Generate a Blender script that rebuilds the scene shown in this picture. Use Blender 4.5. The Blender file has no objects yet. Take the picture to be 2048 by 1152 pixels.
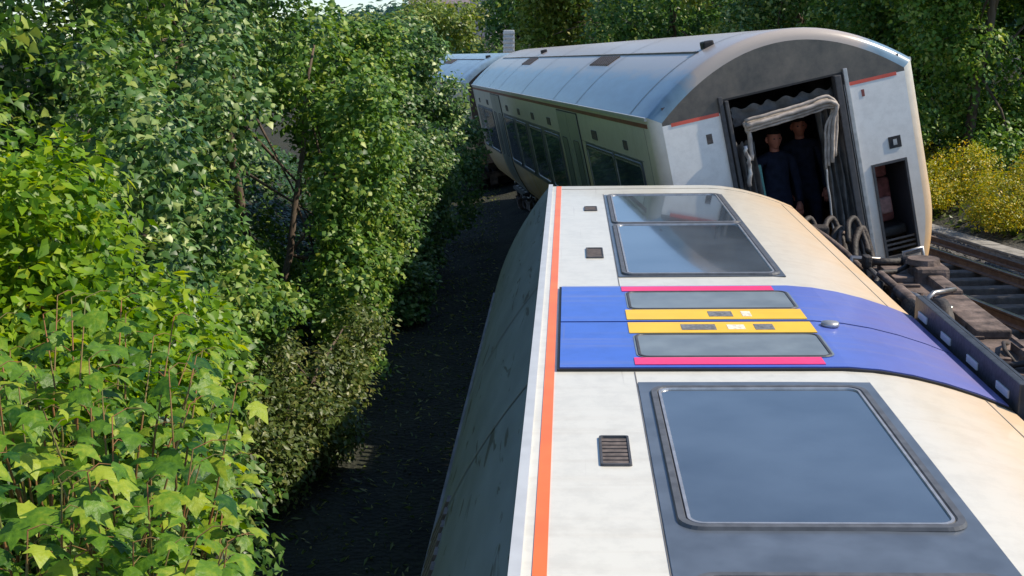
import bpy, bmesh, math, random
import numpy as np
from mathutils import Matrix, Vector

R = math.radians
S = bpy.context.scene
C = S.collection
rng = np.random.default_rng(7)
random.seed(7)

# ------------------------------------------------------------------ camera
cam_d = bpy.data.cameras.new('camera')
cam_d.sensor_width = 36.0
cam_d.lens = 2500.0 / 2048.0 * 36.0
cam_d.clip_start = 0.05
cam_d.clip_end = 2000
cam = bpy.data.objects.new('camera', cam_d)
C.objects.link(cam)
cam.location = (0, 0, 4.5)
cam.rotation_euler = (R(90 - 10.38), 0, 0)
S.camera = cam

# ------------------------------------------------------------------ light
SUN_EL, SUN_AZ = R(48), R(91)          # azimuth measured from +Y towards +X
world = bpy.data.worlds.new('World')
S.world = world
world.use_nodes = True
wn = world.node_tree.nodes
bg = wn['Background']
sky = wn.new('ShaderNodeTexSky')
sky.sky_type = 'NISHITA'
sky.sun_disc = False
sky.sun_elevation = SUN_EL
sky.sun_rotation = SUN_AZ
sky.air_density = 1.0
sky.dust_density = 0.15
sky.ozone_density = 4.0
world.node_tree.links.new(sky.outputs[0], bg.inputs[0])
bg.inputs[1].default_value = 0.15
sun_d = bpy.data.lights.new('sun', 'SUN')
sun_d.energy = 5.0
sun_d.angle = R(0.5)
sun_d.color = (1.0, 0.89, 0.72)
sun = bpy.data.objects.new('sun', sun_d)
C.objects.link(sun)
sd = Vector((math.sin(SUN_AZ) * math.cos(SUN_EL), math.cos(SUN_AZ) * math.cos(SUN_EL), math.sin(SUN_EL)))
sun.rotation_euler = sd.to_track_quat('Z', 'Y').to_euler()
S.view_settings.view_transform = 'Standard'
S.view_settings.look = 'None'
S.view_settings.gamma = 1
S.view_settings.use_curve_mapping = False
S.view_settings.exposure = 0.22
S.render.engine = 'CYCLES'
S.cycles.max_bounces = 8
S.cycles.transparent_max_bounces = 8


# ------------------------------------------------------------------ materials
def mat(name, col, rough=0.5, metal=0.0, var=0.0, vscale=4.0, bump=0.0, bscale=40.0, spec=0.5, col2=None, stretch=(1, 1, 1), coat=0.0):
    m = bpy.data.materials.new(name)
    m.use_nodes = True
    nt = m.node_tree
    b = nt.nodes['Principled BSDF']
    b.inputs['Roughness'].default_value = rough
    b.inputs['Metallic'].default_value = metal
    b.inputs['Specular IOR Level'].default_value = spec
    b.inputs['Coat Weight'].default_value = coat
    b.inputs['Base Color'].default_value = (*col, 1)
    if var or bump or col2:
        tc = nt.nodes.new('ShaderNodeTexCoord')
        mp = nt.nodes.new('ShaderNodeMapping')
        mp.inputs['Scale'].default_value = stretch
        nt.links.new(tc.outputs['Object'], mp.inputs[0])
    if var or col2:
        n = nt.nodes.new('ShaderNodeTexNoise')
        n.inputs['Scale'].default_value = vscale
        n.inputs['Detail'].default_value = 6
        nt.links.new(mp.outputs[0], n.inputs['Vector'])
        r = nt.nodes.new('ShaderNodeValToRGB')
        c2 = col2 if col2 else tuple(min(1, c * (1 + var)) for c in col)
        c1 = col if col2 else tuple(c * (1 - var) for c in col)
        r.color_ramp.elements[0].position = 0.35
        r.color_ramp.elements[1].position = 0.65
        r.color_ramp.elements[0].color = (*c1, 1)
        r.color_ramp.elements[1].color = (*c2, 1)
        nt.links.new(n.outputs['Fac'], r.inputs[0])
        nt.links.new(r.outputs[0], b.inputs['Base Color'])
    if bump:
        n2 = nt.nodes.new('ShaderNodeTexNoise')
        n2.inputs['Scale'].default_value = bscale
        n2.inputs['Detail'].default_value = 4
        nt.links.new(mp.outputs[0], n2.inputs['Vector'])
        bp = nt.nodes.new('ShaderNodeBump')
        bp.inputs['Strength'].default_value = bump
        bp.inputs['Distance'].default_value = 0.02
        nt.links.new(n2.outputs['Fac'], bp.inputs['Height'])
        nt.links.new(bp.outputs[0], b.inputs['Normal'])
    return m


def body_mat(name, white, dirt, z_hi, rough=0.32, end_grey=None, amount=0.9):
    """glossy coach paint with brake dust that thickens towards the sill (local z)"""
    m = bpy.data.materials.new(name)
    m.use_nodes = True
    nt = m.node_tree
    N, L = nt.nodes, nt.links
    b = N['Principled BSDF']
    b.inputs['Roughness'].default_value = rough
    b.inputs['Coat Weight'].default_value = 0.25
    b.inputs['Coat Roughness'].default_value = 0.12
    tc = N.new('ShaderNodeTexCoord')
    sx = N.new('ShaderNodeSeparateXYZ')
    L.new(tc.outputs['Object'], sx.inputs[0])
    mr = N.new('ShaderNodeMapRange')
    mr.inputs['From Min'].default_value = z_hi
    mr.inputs['From Max'].default_value = 0.0
    L.new(sx.outputs['Z'], mr.inputs['Value'])
    mp = N.new('ShaderNodeMapping')
    mp.inputs['Scale'].default_value = (2, 1.4, 0.45)
    L.new(tc.outputs['Object'], mp.inputs[0])
    n = N.new('ShaderNodeTexNoise')
    n.inputs['Scale'].default_value = 2.2
    n.inputs['Detail'].default_value = 8
    n.inputs['Roughness'].default_value = 0.65
    L.new(mp.outputs[0], n.inputs['Vector'])
    ad = N.new('ShaderNodeMath'); ad.operation = 'MULTIPLY_ADD'
    L.new(n.outputs['Fac'], ad.inputs[0]); ad.inputs[1].default_value = 0.9
    ad.inputs[2].default_value = 0.55
    ml = N.new('ShaderNodeMath'); ml.operation = 'MULTIPLY'
    L.new(mr.outputs[0], ml.inputs[0]); L.new(ad.outputs[0], ml.inputs[1])
    m2 = N.new('ShaderNodeMath'); m2.operation = 'MULTIPLY'
    L.new(ml.outputs[0], m2.inputs[0]); m2.inputs[1].default_value = amount
    m2.use_clamp = True
    # faint grime blotches over the whole panel
    n3 = N.new('ShaderNodeTexNoise'); n3.inputs['Scale'].default_value = 9; n3.inputs['Detail'].default_value = 9
    n3.inputs['Roughness'].default_value = 0.7
    L.new(tc.outputs['Object'], n3.inputs['Vector'])
    rp = N.new('ShaderNodeValToRGB')
    rp.color_ramp.elements[0].position = 0.38; rp.color_ramp.elements[0].color = (*[c * 0.90 for c in white], 1)
    rp.color_ramp.elements[1].position = 0.56; rp.color_ramp.elements[1].color = (*white, 1)
    L.new(n3.outputs['Fac'], rp.inputs[0])
    base = rp.outputs[0]
    if end_grey:
        gt = N.new('ShaderNodeMath'); gt.operation = 'GREATER_THAN'; gt.inputs[1].default_value = end_grey[0]
        L.new(sx.outputs['Z'], gt.inputs[0])
        mg = N.new('ShaderNodeMix'); mg.data_type = 'RGBA'
        ng = N.new('ShaderNodeTexNoise'); ng.inputs['Scale'].default_value = 3.5; ng.inputs['Detail'].default_value = 8; ng.inputs['Roughness'].default_value = 0.7
        L.new(tc.outputs['Object'], ng.inputs['Vector'])
        rg = N.new('ShaderNodeValToRGB')
        rg.color_ramp.elements[0].position = 0.35; rg.color_ramp.elements[0].color = (*[c * .7 for c in end_grey[1]], 1)
        rg.color_ramp.elements[1].position = 0.68; rg.color_ramp.elements[1].color = (end_grey[1][0] * 1.75, end_grey[1][1] * 1.55, end_grey[1][2] * 1.35, 1)
        L.new(ng.outputs['Fac'], rg.inputs[0])
        L.new(gt.outputs[0], mg.inputs[0]); L.new(base, mg.inputs[6]); L.new(rg.outputs[0], mg.inputs[7])
        base = mg.outputs[2]
    # rain streaks run from the cantrail to the sill, scratches along the body
    for sc, lo, hi, tint, amt in (((1, 9, .35), .55, .72, (0.40, 0.32, 0.22), .16), ((26, .5, 26), .68, .73, (0.25, 0.22, 0.19), .22)):
        ms = N.new('ShaderNodeMapping'); ms.inputs['Scale'].default_value = sc
        L.new(tc.outputs['Object'], ms.inputs[0])
        nn = N.new('ShaderNodeTexNoise'); nn.inputs['Scale'].default_value = 1.7; nn.inputs['Detail'].default_value = 5
        L.new(ms.outputs[0], nn.inputs['Vector'])
        rr_ = N.new('ShaderNodeMapRange'); rr_.inputs['From Min'].default_value = lo; rr_.inputs['From Max'].default_value = hi
        rr_.inputs['To Max'].default_value = amt
        L.new(nn.outputs['Fac'], rr_.inputs['Value'])
        mk = N.new('ShaderNodeMix'); mk.data_type = 'RGBA'
        L.new(rr_.outputs[0], mk.inputs[0]); L.new(base, mk.inputs[6]); mk.inputs[7].default_value = (*tint, 1)
        base = mk.outputs[2]
    mx = N.new('ShaderNodeMix'); mx.data_type = 'RGBA'
    L.new(m2.outputs[0], mx.inputs[0]); L.new(base, mx.inputs[6]); mx.inputs[7].default_value = (*dirt, 1)
    L.new(mx.outputs[2], b.inputs['Base Color'])
    # dust is matt
    mrr = N.new('ShaderNodeMapRange'); mrr.inputs['To Min'].default_value = rough; mrr.inputs['To Max'].default_value = 0.7
    L.new(m2.outputs[0], mrr.inputs['Value']); L.new(mrr.outputs[0], b.inputs['Roughness'])
    nb = N.new('ShaderNodeTexNoise'); nb.inputs['Scale'].default_value = 1.3
    L.new(tc.outputs['Object'], nb.inputs['Vector'])
    bp = N.new('ShaderNodeBump'); bp.inputs['Strength'].default_value = 0.12; bp.inputs['Distance'].default_value = 0.05
    L.new(nb.outputs['Fac'], bp.inputs['Height']); L.new(bp.outputs[0], b.inputs['Normal'])
    return m


def roof_mat(name, col, scuff, gloss, sun_tone=None):
    m = bpy.data.materials.new(name)
    m.use_nodes = True
    N, L = m.node_tree.nodes, m.node_tree.links
    b = N['Principled BSDF']
    b.inputs['Roughness'].default_value = gloss
    tc = N.new('ShaderNodeTexCoord')
    mp = N.new('ShaderNodeMapping'); mp.inputs['Scale'].default_value = (3.2, 0.8, 3.2)
    L.new(tc.outputs['Object'], mp.inputs[0])
    n = N.new('ShaderNodeTexNoise'); n.inputs['Scale'].default_value = 2.0; n.inputs['Detail'].default_value = 7
    L.new(mp.outputs[0], n.inputs['Vector'])
    r = N.new('ShaderNodeValToRGB')
    r.color_ramp.elements[0].position = 0.3; r.color_ramp.elements[0].color = (*[c * 0.8 for c in col], 1)
    r.color_ramp.elements[1].position = 0.7; r.color_ramp.elements[1].color = (*[c * 1.15 for c in col], 1)
    L.new(n.outputs['Fac'], r.inputs[0])
    out = r.outputs[0]
    if sun_tone:  # sunlit brown painted on the roof centre, sky-lit blue kept along the edges
        sx = N.new('ShaderNodeSeparateXYZ'); L.new(tc.outputs['Object'], sx.inputs[0])
        ab = N.new('ShaderNodeMath'); ab.operation = 'ABSOLUTE'; L.new(sx.outputs['X'], ab.inputs[0])
        nz = N.new('ShaderNodeMath'); nz.operation = 'MULTIPLY_ADD'; L.new(n.outputs['Fac'], nz.inputs[0]); nz.inputs[1].default_value = .3
        L.new(ab.outputs[0], nz.inputs[2])
        mr = N.new('ShaderNodeMapRange'); mr.inputs['From Min'].default_value = .98; mr.inputs['From Max'].default_value = 1.16
        mr.inputs['To Min'].default_value = 1; mr.inputs['To Max'].default_value = 0
        L.new(nz.outputs[0], mr.inputs['Value'])
        ms = N.new('ShaderNodeMix'); ms.data_type = 'RGBA'
        L.new(mr.outputs[0], ms.inputs[0]); L.new(out, ms.inputs[6]); ms.inputs[7].default_value = (*sun_tone, 1)
        out = ms.outputs[2]
    if scuff:
        mp2 = N.new('ShaderNodeMapping'); mp2.inputs['Scale'].default_value = (9, 1.3, 9)
        mp2.inputs['Rotation'].default_value = (0.35, 0, 0)
        L.new(tc.outputs['Object'], mp2.inputs[0])
        n2 = N.new('ShaderNodeTexNoise'); n2.inputs['Scale'].default_value = 1.6; n2.inputs['Detail'].default_value = 3
        n2.inputs['Distortion'].default_value = 0.8
        L.new(mp2.outputs[0], n2.inputs['Vector'])
        r2 = N.new('ShaderNodeValToRGB')
        r2.color_ramp.elements[0].position = 0.62; r2.color_ramp.elements[0].color = (0, 0, 0, 1)
        r2.color_ramp.elements[1].position = 0.67; r2.color_ramp.elements[1].color = (0.85, 0.85, 0.85, 1)
        L.new(n2.outputs['Fac'], r2.inputs[0])
        mx = N.new('ShaderNodeMix'); mx.data_type = 'RGBA'
        L.new(r2.outputs[0], mx.inputs[0]); L.new(out, mx.inputs[6]); mx.inputs[7].default_value = (0.03, 0.03, 0.03, 1)
        out = mx.outputs[2]
    L.new(out, b.inputs['Base Color'])
    return m


def leaf_mat(name, c0, c1, c2, trans=0.45, rough=0.42, spec=0.45, mottle=0):
    m = bpy.data.materials.new(name)
    m.use_nodes = True
    N, L = m.node_tree.nodes, m.node_tree.links
    b = N['Principled BSDF']
    b.inputs['Roughness'].default_value = rough
    b.inputs['Specular IOR Level'].default_value = spec
    at = N.new('ShaderNodeAttribute'); at.attribute_name = 'tone'
    r = N.new('ShaderNodeValToRGB')
    e = r.color_ramp.elements
    e[0].position = 0.0; e[0].color = (*c0, 1)
    e[1].position = 0.55; e[1].color = (*c1, 1)
    x = e.new(0.97); x.color = (*c2, 1)
    if mottle:                                   # blotches and crinkles inside each big leaf
        tc = N.new('ShaderNodeTexCoord')
        n = N.new('ShaderNodeTexNoise'); n.inputs['Scale'].default_value = mottle; n.inputs['Detail'].default_value = 5
        L.new(tc.outputs['Object'], n.inputs['Vector'])
        ma = N.new('ShaderNodeMath'); ma.operation = 'MULTIPLY_ADD'; ma.inputs[1].default_value = .9; ma.inputs[2].default_value = -.45
        L.new(n.outputs['Fac'], ma.inputs[0])
        mb_ = N.new('ShaderNodeMath'); mb_.operation = 'ADD'; mb_.use_clamp = True
        L.new(ma.outputs[0], mb_.inputs[0]); L.new(at.outputs['Fac'], mb_.inputs[1])
        L.new(mb_.outputs[0], r.inputs[0])
        bp = N.new('ShaderNodeBump'); bp.inputs['Strength'].default_value = .5; bp.inputs['Distance'].default_value = .01
        L.new(n.outputs['Fac'], bp.inputs['Height']); L.new(bp.outputs[0], b.inputs['Normal'])
    else:
        L.new(at.outputs['Fac'], r.inputs[0])
    L.new(r.outputs[0], b.inputs['Base Color'])
    t = N.new('ShaderNodeBsdfTranslucent')
    hs = N.new('ShaderNodeHueSaturation'); hs.inputs['Value'].default_value = 1.5; hs.inputs['Hue'].default_value = 0.485
    hs.inputs['Saturation'].default_value = 1.1
    L.new(r.outputs[0], hs.inputs['Color']); L.new(hs.outputs[0], t.inputs['Color'])
    mx = N.new('ShaderNodeMixShader'); mx.inputs[0].default_value = trans
    L.new(b.outputs[0], mx.inputs[1]); L.new(t.outputs[0], mx.inputs[2])
    L.new(mx.outputs[0], N['Material Output'].inputs['Surface'])
    return m


M = {}
M['white'] = body_mat('coach_white', (0.65, 0.635, 0.565), (0.62, 0.39, 0.18), 0.75, amount=.78)
M['white_b'] = body_mat('coach_white_dusty', (0.66, 0.65, 0.60), (0.66, 0.38, 0.14), 2.2, amount=1.0)
M['end'] = body_mat('coach_end_white', (0.80, 0.80, 0.79), (0.64, 0.42, 0.21), 1.7, end_grey=(2.14, (0.085, 0.084, 0.085)), amount=0.62)
M['blue'] = body_mat('door_blue', (0.050, 0.135, 0.56), (0.24, 0.17, 0.27), 1.15, rough=0.34, amount=0.62)
M['plaindoor'] = body_mat('door_grey', (0.34, 0.36, 0.33), (0.3, 0.25, 0.18), 1.0, rough=0.35, amount=0.5)
M['roof_a'] = roof_mat('roof_paint_scuffed', (0.155, 0.18, 0.188), True, 0.62)
M['roof_b'] = roof_mat('roof_paint', (0.17, 0.27, 0.36), False, 0.26, sun_tone=(0.44, 0.385, 0.345))
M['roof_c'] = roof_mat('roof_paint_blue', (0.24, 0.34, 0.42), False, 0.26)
M['gutter'] = mat('gutter_white', (0.46, 0.48, 0.50), 0.35, var=0.06, vscale=8)
M['orange'] = mat('stripe_orange', (0.85, 0.17, 0.035), 0.35, var=0.12, vscale=3)
M['darkred'] = mat('stripe_dull_red', (0.22, 0.06, 0.05), 0.5, var=0.2)
M['red'] = mat('stripe_red', (0.62, 0.10, 0.07), 0.4, var=0.1)
M['slate'] = mat('window_band_slate', (0.085, 0.105, 0.135), 0.38, var=0.18, vscale=6, coat=0.2)
M['glass'] = mat('tinted_window_glass', (0.06, 0.08, 0.105), 0.08, spec=0.8, coat=0.5, var=0.25, vscale=2)
M['rubber'] = mat('gasket_rubber', (0.055, 0.055, 0.06), 0.55, var=0.2, vscale=20)
M['gasket'] = mat('window_gasket', (0.085, 0.09, 0.10), 0.5, var=0.2, vscale=20)
M['trim'] = mat('aluminium_trim', (0.42, 0.42, 0.43), 0.38, metal=0.6, var=0.15, vscale=20)
M['pink'] = mat('door_pink', (0.86, 0.035, 0.16), 0.35, var=0.08, vscale=5)
M['yellow'] = mat('door_yellow', (0.90, 0.52, 0.012), 0.35, var=0.06, vscale=5)
M['doorglass'] = mat('door_glass', (0.17, 0.195, 0.20), 0.3, spec=0.6, var=0.15, vscale=6, coat=0.15)
M['notice'] = mat('notice_grey', (0.16, 0.16, 0.16), 0.5, var=0.4, vscale=60)
M['notice_w'] = mat('notice_pale', (0.75, 0.7, 0.55), 0.5, var=0.25, vscale=60)
M['black'] = mat('black_gap', (0.012, 0.012, 0.014), 0.6, var=0.3)
M['seam'] = mat('panel_seam', (0.16, 0.15, 0.14), 0.7, var=0.3)
M['grille'] = mat('vent_grille', (0.12, 0.095, 0.08), 0.65, var=0.3, vscale=30)
M['step'] = mat('footstep_black', (0.03, 0.034, 0.042), 0.5, var=0.3, vscale=12, bump=0.2)
M['steppale'] = mat('footstep_pale', (0.62, 0.62, 0.64), 0.5, var=0.1)
M['rust'] = mat('bogie_dust', (0.05, 0.034, 0.027), 0.8, col2=(0.20, 0.145, 0.12), vscale=7, bump=0.4, bscale=30)
M['rustdark'] = mat('bogie_grease', (0.016, 0.014, 0.013), 0.65, col2=(0.05, 0.038, 0.032), vscale=6, bump=0.4)
M['steel'] = mat('worn_steel', (0.34, 0.32, 0.30), 0.35, metal=0.8, var=0.25, vscale=14)
M['bellow'] = mat('gangway_rubber', (0.085, 0.082, 0.08), 0.7, var=0.35, vscale=9, bump=0.3)
M['beige'] = mat('gangway_canvas', (0.37, 0.325, 0.29), 0.8, var=0.3, vscale=10, bump=0.3, bscale=12)
M['teal'] = mat('door_edge_teal', (0.10, 0.30, 0.26), 0.4, var=0.1)
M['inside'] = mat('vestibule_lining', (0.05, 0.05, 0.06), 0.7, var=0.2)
M['seatred'] = mat('seat_fabric', (0.28, 0.09, 0.08), 0.9, var=0.3, vscale=20)
M['seatpink'] = mat('seat_cushion', (0.55, 0.30, 0.27), 0.9, var=0.2, vscale=20)
M['skin'] = mat('skin', (0.70, 0.27, 0.19), 0.55, var=0.1, vscale=10)
M['navy'] = mat('navy_cloth', (0.018, 0.026, 0.06), 0.9, var=0.25, vscale=14, bump=0.3)
M['hair'] = mat('dark_hair', (0.018, 0.012, 0.009), 0.7, var=0.3, vscale=40)
M['eye'] = mat('eye', (0.03, 0.02, 0.02), 0.3, var=0.1)
M['rail'] = mat('rail_steel', (0.10, 0.065, 0.05), 0.7, col2=(0.16, 0.11, 0.08), vscale=9)
M['railtop'] = mat('rail_head', (0.40, 0.39, 0.38), 0.3, metal=0.9, var=0.1)
M['sleeper'] = mat('sleeper_concrete', (0.10, 0.09, 0.08), 0.9, var=0.3, vscale=8, bump=0.4)
M['concrete'] = mat('trough_concrete', (0.25, 0.235, 0.21), 0.9, var=0.3, vscale=6, bump=0.4)
M['ballast'] = mat('ballast_stone', (0.075, 0.068, 0.062), 0.95, col2=(0.19, 0.175, 0.16), vscale=3, bump=0.3)
M['insul'] = mat('insulator_white', (0.7, 0.7, 0.68), 0.4, var=0.1)
M['bark'] = mat('bark', (0.075, 0.052, 0.038), 0.95, col2=(0.15, 0.115, 0.085), vscale=9, bump=0.6, stretch=(1, 1, 0.2))
M['redstem'] = mat('red_stem', (0.26, 0.10, 0.035), 0.7, col2=(0.12, 0.13, 0.03), vscale=6)
M['signal'] = mat('signal_grey', (0.52, 0.54, 0.55), 0.5, var=0.12, vscale=10)
M['brick'] = mat('house_render', (0.62, 0.50, 0.45), 0.9, var=0.15)
M['tile'] = mat('house_tile', (0.20, 0.16, 0.18), 0.85, var=0.2)
LM = {
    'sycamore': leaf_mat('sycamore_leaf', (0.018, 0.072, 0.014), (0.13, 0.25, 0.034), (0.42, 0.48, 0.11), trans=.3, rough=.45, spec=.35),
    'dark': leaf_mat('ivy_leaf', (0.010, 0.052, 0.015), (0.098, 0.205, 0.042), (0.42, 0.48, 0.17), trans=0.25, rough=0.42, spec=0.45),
    'bright': leaf_mat('bright_leaf', (0.035, 0.13, 0.008), (0.19, 0.33, 0.010), (0.42, 0.48, 0.03), trans=0.42, spec=.3),
    'sapling': leaf_mat('sapling_leaf', (0.016, 0.08, 0.008), (0.12, 0.25, 0.014), (0.34, 0.42, 0.035), trans=0.38, rough=.45, spec=.4, mottle=45),
    'olive': leaf_mat('olive_leaf', (0.035, 0.075, 0.014), (0.12, 0.165, 0.035), (0.32, 0.31, 0.11), trans=0.35),
    'gorse': leaf_mat('yellow_leaf', (0.10, 0.17, 0.012), (0.38, 0.37, 0.018), (0.85, 0.56, 0.02), trans=0.4),
    'far': leaf_mat('far_leaf', (0.022, 0.085, 0.020), (0.105, 0.215, 0.042), (0.31, 0.37, 0.08), trans=0.35),
    'farpale': leaf_mat('far_pale_leaf', (0.07, 0.14, 0.022), (0.20, 0.27, 0.045), (0.38, 0.36, 0.09), trans=0.35),
    'blue': leaf_mat('far_hill_leaf_haze', (0.030, 0.085, 0.062), (0.070, 0.145, 0.095), (0.12, 0.20, 0.12), trans=0.3),  # leaf colour shifted to blue to paint in the distance haze
}


def ground_material():
    m = bpy.data.materials.new('ground_earth')
    m.use_nodes = True
    N, L = m.node_tree.nodes, m.node_tree.links
    b = N['Principled BSDF']; b.inputs['Roughness'].default_value = 0.95
    tc = N.new('ShaderNodeTexCoord')
    n = N.new('ShaderNodeTexNoise'); n.inputs['Scale'].default_value = 1.4; n.inputs['Detail'].default_value = 10
    n.inputs['Roughness'].default_value = 0.7
    L.new(tc.outputs['Object'], n.inputs['Vector'])
    r = N.new('ShaderNodeValToRGB')
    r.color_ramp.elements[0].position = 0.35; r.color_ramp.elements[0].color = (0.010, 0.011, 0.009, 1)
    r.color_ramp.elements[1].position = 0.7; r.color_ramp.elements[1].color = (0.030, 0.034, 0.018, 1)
    L.new(n.outputs['Fac'], r.inputs[0])
    v = N.new('ShaderNodeTexVoronoi'); v.inputs['Scale'].default_value = 16
    L.new(tc.outputs['Object'], v.inputs['Vector'])
    hs = N.new('ShaderNodeValToRGB')
    hs.color_ramp.elements[0].color = (0.13, 0.12, 0.11, 1); hs.color_ramp.elements[1].color = (0.05, 0.045, 0.04, 1)
    L.new(v.outputs['Distance'], hs.inputs[0])
    at = N.new('ShaderNodeAttribute'); at.attribute_name = 'stone'
    mx = N.new('ShaderNodeMix'); mx.data_type = 'RGBA'
    L.new(at.outputs['Fac'], mx.inputs[0]); L.new(r.outputs[0], mx.inputs[6]); L.new(hs.outputs[0], mx.inputs[7])
    L.new(mx.outputs[2], b.inputs['Base Color'])
    bp = N.new('ShaderNodeBump'); bp.inputs['Strength'].default_value = 0.9; bp.inputs['Distance'].default_value = 0.05
    L.new(v.outputs['Distance'], bp.inputs['Height']); L.new(bp.outputs[0], b.inputs['Normal'])
    return m


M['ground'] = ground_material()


# ------------------------------------------------------------------ helpers
def link(name, verts, faces, material, parent=None, smooth=False, kind=None):
    me = bpy.data.meshes.new(name)
    me.from_pydata([tuple(v) for v in verts], [], faces)
    me.update()
    if smooth:
        me.polygons.foreach_set('use_smooth', [True] * len(me.polygons))
    me.materials.append(material)
    o = bpy.data.objects.new(name, me)
    C.objects.link(o)
    if parent:
        o.parent = parent
    if kind:
        o['kind'] = kind
    return o


def share(name, me, parent, mtx=None):
    o = bpy.data.objects.new(name, me)
    C.objects.link(o)
    o.parent = parent
    if mtx is not None:
        o.matrix_basis = mtx
    return o


def thing(name, label, cat, mtx=None, loc=None, group=None):
    o = bpy.data.objects.new(name, None)
    C.objects.link(o)
    o.empty_display_size = 0.2
    if mtx is not None:
        o.matrix_world = mtx
    if loc is not None:
        o.location = loc
    o['label'] = label
    o['category'] = cat
    if group:
        o['group'] = group
    return o


def tag(o, label, cat, group=None):
    o['label'] = label; o['category'] = cat
    if group:
        o['group'] = group
    return o


class MB:
    """collects simple shapes into one mesh"""
    def __init__(self):
        self.v, self.f = [], []

    def add(self, v, f):
        k = len(self.v)
        self.v += [tuple(p) for p in v]
        self.f += [tuple(i + k for i in q) for q in f]
        return self

    def box(self, x0, x1, y0, y1, z0, z1, ch=0.0, mtx=None):
        if ch <= 0:
            v = [(x, y, z) for x in (x0, x1) for y in (y0, y1) for z in (z0, z1)]
            f = [(0, 1, 3, 2), (4, 6, 7, 5), (0, 4, 5, 1), (2, 3, 7, 6), (0, 2, 6, 4), (1, 5, 7, 3)]
        else:
            bm = bmesh.new()
            bmesh.ops.create_cube(bm, size=1)
            for q in bm.verts:
                q.co = Vector((x0 if q.co.x < 0 else x1, y0 if q.co.y < 0 else y1, z0 if q.co.z < 0 else z1))
            bmesh.ops.bevel(bm, geom=bm.edges[:], offset=ch, segments=2, affect='EDGES', profile=0.6)
            bm.verts.index_update()
            v = [q.co.copy() for q in bm.verts]
            f = [tuple(q.index for q in p.verts) for p in bm.faces]
            bm.free()
        if mtx is not None:
            v = [mtx @ Vector(p) for p in v]
        return self.add(v, f)

    def tube(self, pts, rad, n=8, cap=True):
        pts = [Vector(p) for p in pts]
        if not hasattr(rad, '__len__'):
            rad = [rad] * len(pts)
        v, f = [], []
        prev = None
        for i, p in enumerate(pts):
            d = (pts[min(i + 1, len(pts) - 1)] - pts[max(i - 1, 0)]).normalized()
            if prev is None:
                a = d.orthogonal().normalized()
            else:
                a = (prev - d * prev.dot(d))
                a = a.normalized() if a.length > 1e-6 else d.orthogonal().normalized()
            prev = a
            b = d.cross(a)
            for k in range(n):
                t = 2 * math.pi * k / n
                v.append(p + (a * math.cos(t) + b * math.sin(t)) * rad[i])
        for i in range(len(pts) - 1):
            for k in range(n):
                f.append((i * n + k, i * n + (k + 1) % n, (i + 1) * n + (k + 1) % n, (i + 1) * n + k))
        if cap:
            f.append(tuple(reversed(range(n))))
            f.append(tuple((len(pts) - 1) * n + k for k in range(n)))
        return self.add(v, f)

    def cyl(self, p0, p1, r0, r1=None, n=16):
        return self.tube([p0, p1], [r0, r0 if r1 is None else r1], n)

    def build(self, name, material, parent=None, smooth=False, kind=None):
        return link(name, self.v, self.f, material, parent, smooth, kind)


# ------------------------------------------------------------------ terrain
TY = R(6.9)                                     # heading of the railway, left of +Y
def lat(x, y):                                  # distance to the right of a line along the railway through the viewpoint
    return x * math.cos(TY) + y * math.sin(TY)
def at_lat(d, y):                               # x for a lateral distance at depth y
    return (d - y * math.sin(TY)) / math.cos(TY)
def sstep(a, b, t):
    t = min(1, max(0, (t - a) / (b - a)))
    return t * t * (3 - 2 * t)
def curve_shift(y):                             # the line bends left beyond the second coach
    return 0.0025 * max(0, y - 35) ** 2 if y < 120 else 0.0025 * 85 ** 2 + (y - 120) * 0.4
def ground_z(x, y):
    d = lat(x, y) + curve_shift(y)
    base = max(-0.45, min(0.53, 0.045 * y - 0.03))
    w = sstep(11.6, 12.6, y)
    a0, a1 = 4.6 + (1.2 - 4.6) * w, 6.6 + (5.8 - 6.6) * w
    z = base + (1.08 - base) * sstep(a0, a1, d)
    if d > 11.9:
        z += min((d - 11.9) * 0.32, 3.2)
    l = x + curve_shift(y) * 0.9 + max(0, y - 26) * 0.12
    if l < -2.5:
        z += min((-2.5 - l) * 0.55, 2.4)
    if y > 150:
        z += min((y - 150) * 0.05, 14) * (.35 + 1.1 * sstep(-38, -4, x))
    z += 0.03 * math.sin(x * 2.3 + y * 1.1) + 0.02 * math.sin(x * 5.1 - y * 3.7)
    return z


def axis(lo, hi, core_lo, core_hi, step):
    a = list(np.arange(core_lo, core_hi, step))
    t, s = core_hi, step
    while t < hi:
        a.append(t); s *= 1.25; t += s
    a.append(hi)
    t, s = core_lo - step, step
    while t > lo:
        a.insert(0, t); s *= 1.25; t -= s
    a.insert(0, lo)
    return a
gx = axis(-900, 900, -9, 18, 0.45)
gy = axis(-60, 1500, -4, 48, 0.5)
gv = [(x, y, ground_z(x, y)) for y in gy for x in gx]
nx = len(gx)
gf = [(j * nx + i, j * nx + i + 1, (j + 1) * nx + i + 1, (j + 1) * nx + i) for j in range(len(gy) - 1) for i in range(nx - 1)]
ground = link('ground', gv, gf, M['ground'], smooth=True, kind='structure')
st = ground.data.attributes.new('stone', 'FLOAT', 'POINT')
st.data.foreach_set('value', [sstep(5.4, 6.4, lat(x, y) + curve_shift(y)) * (1 - sstep(11.4, 12.4, lat(x, y) + curve_shift(y))) for x, y, z in gv])

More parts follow.
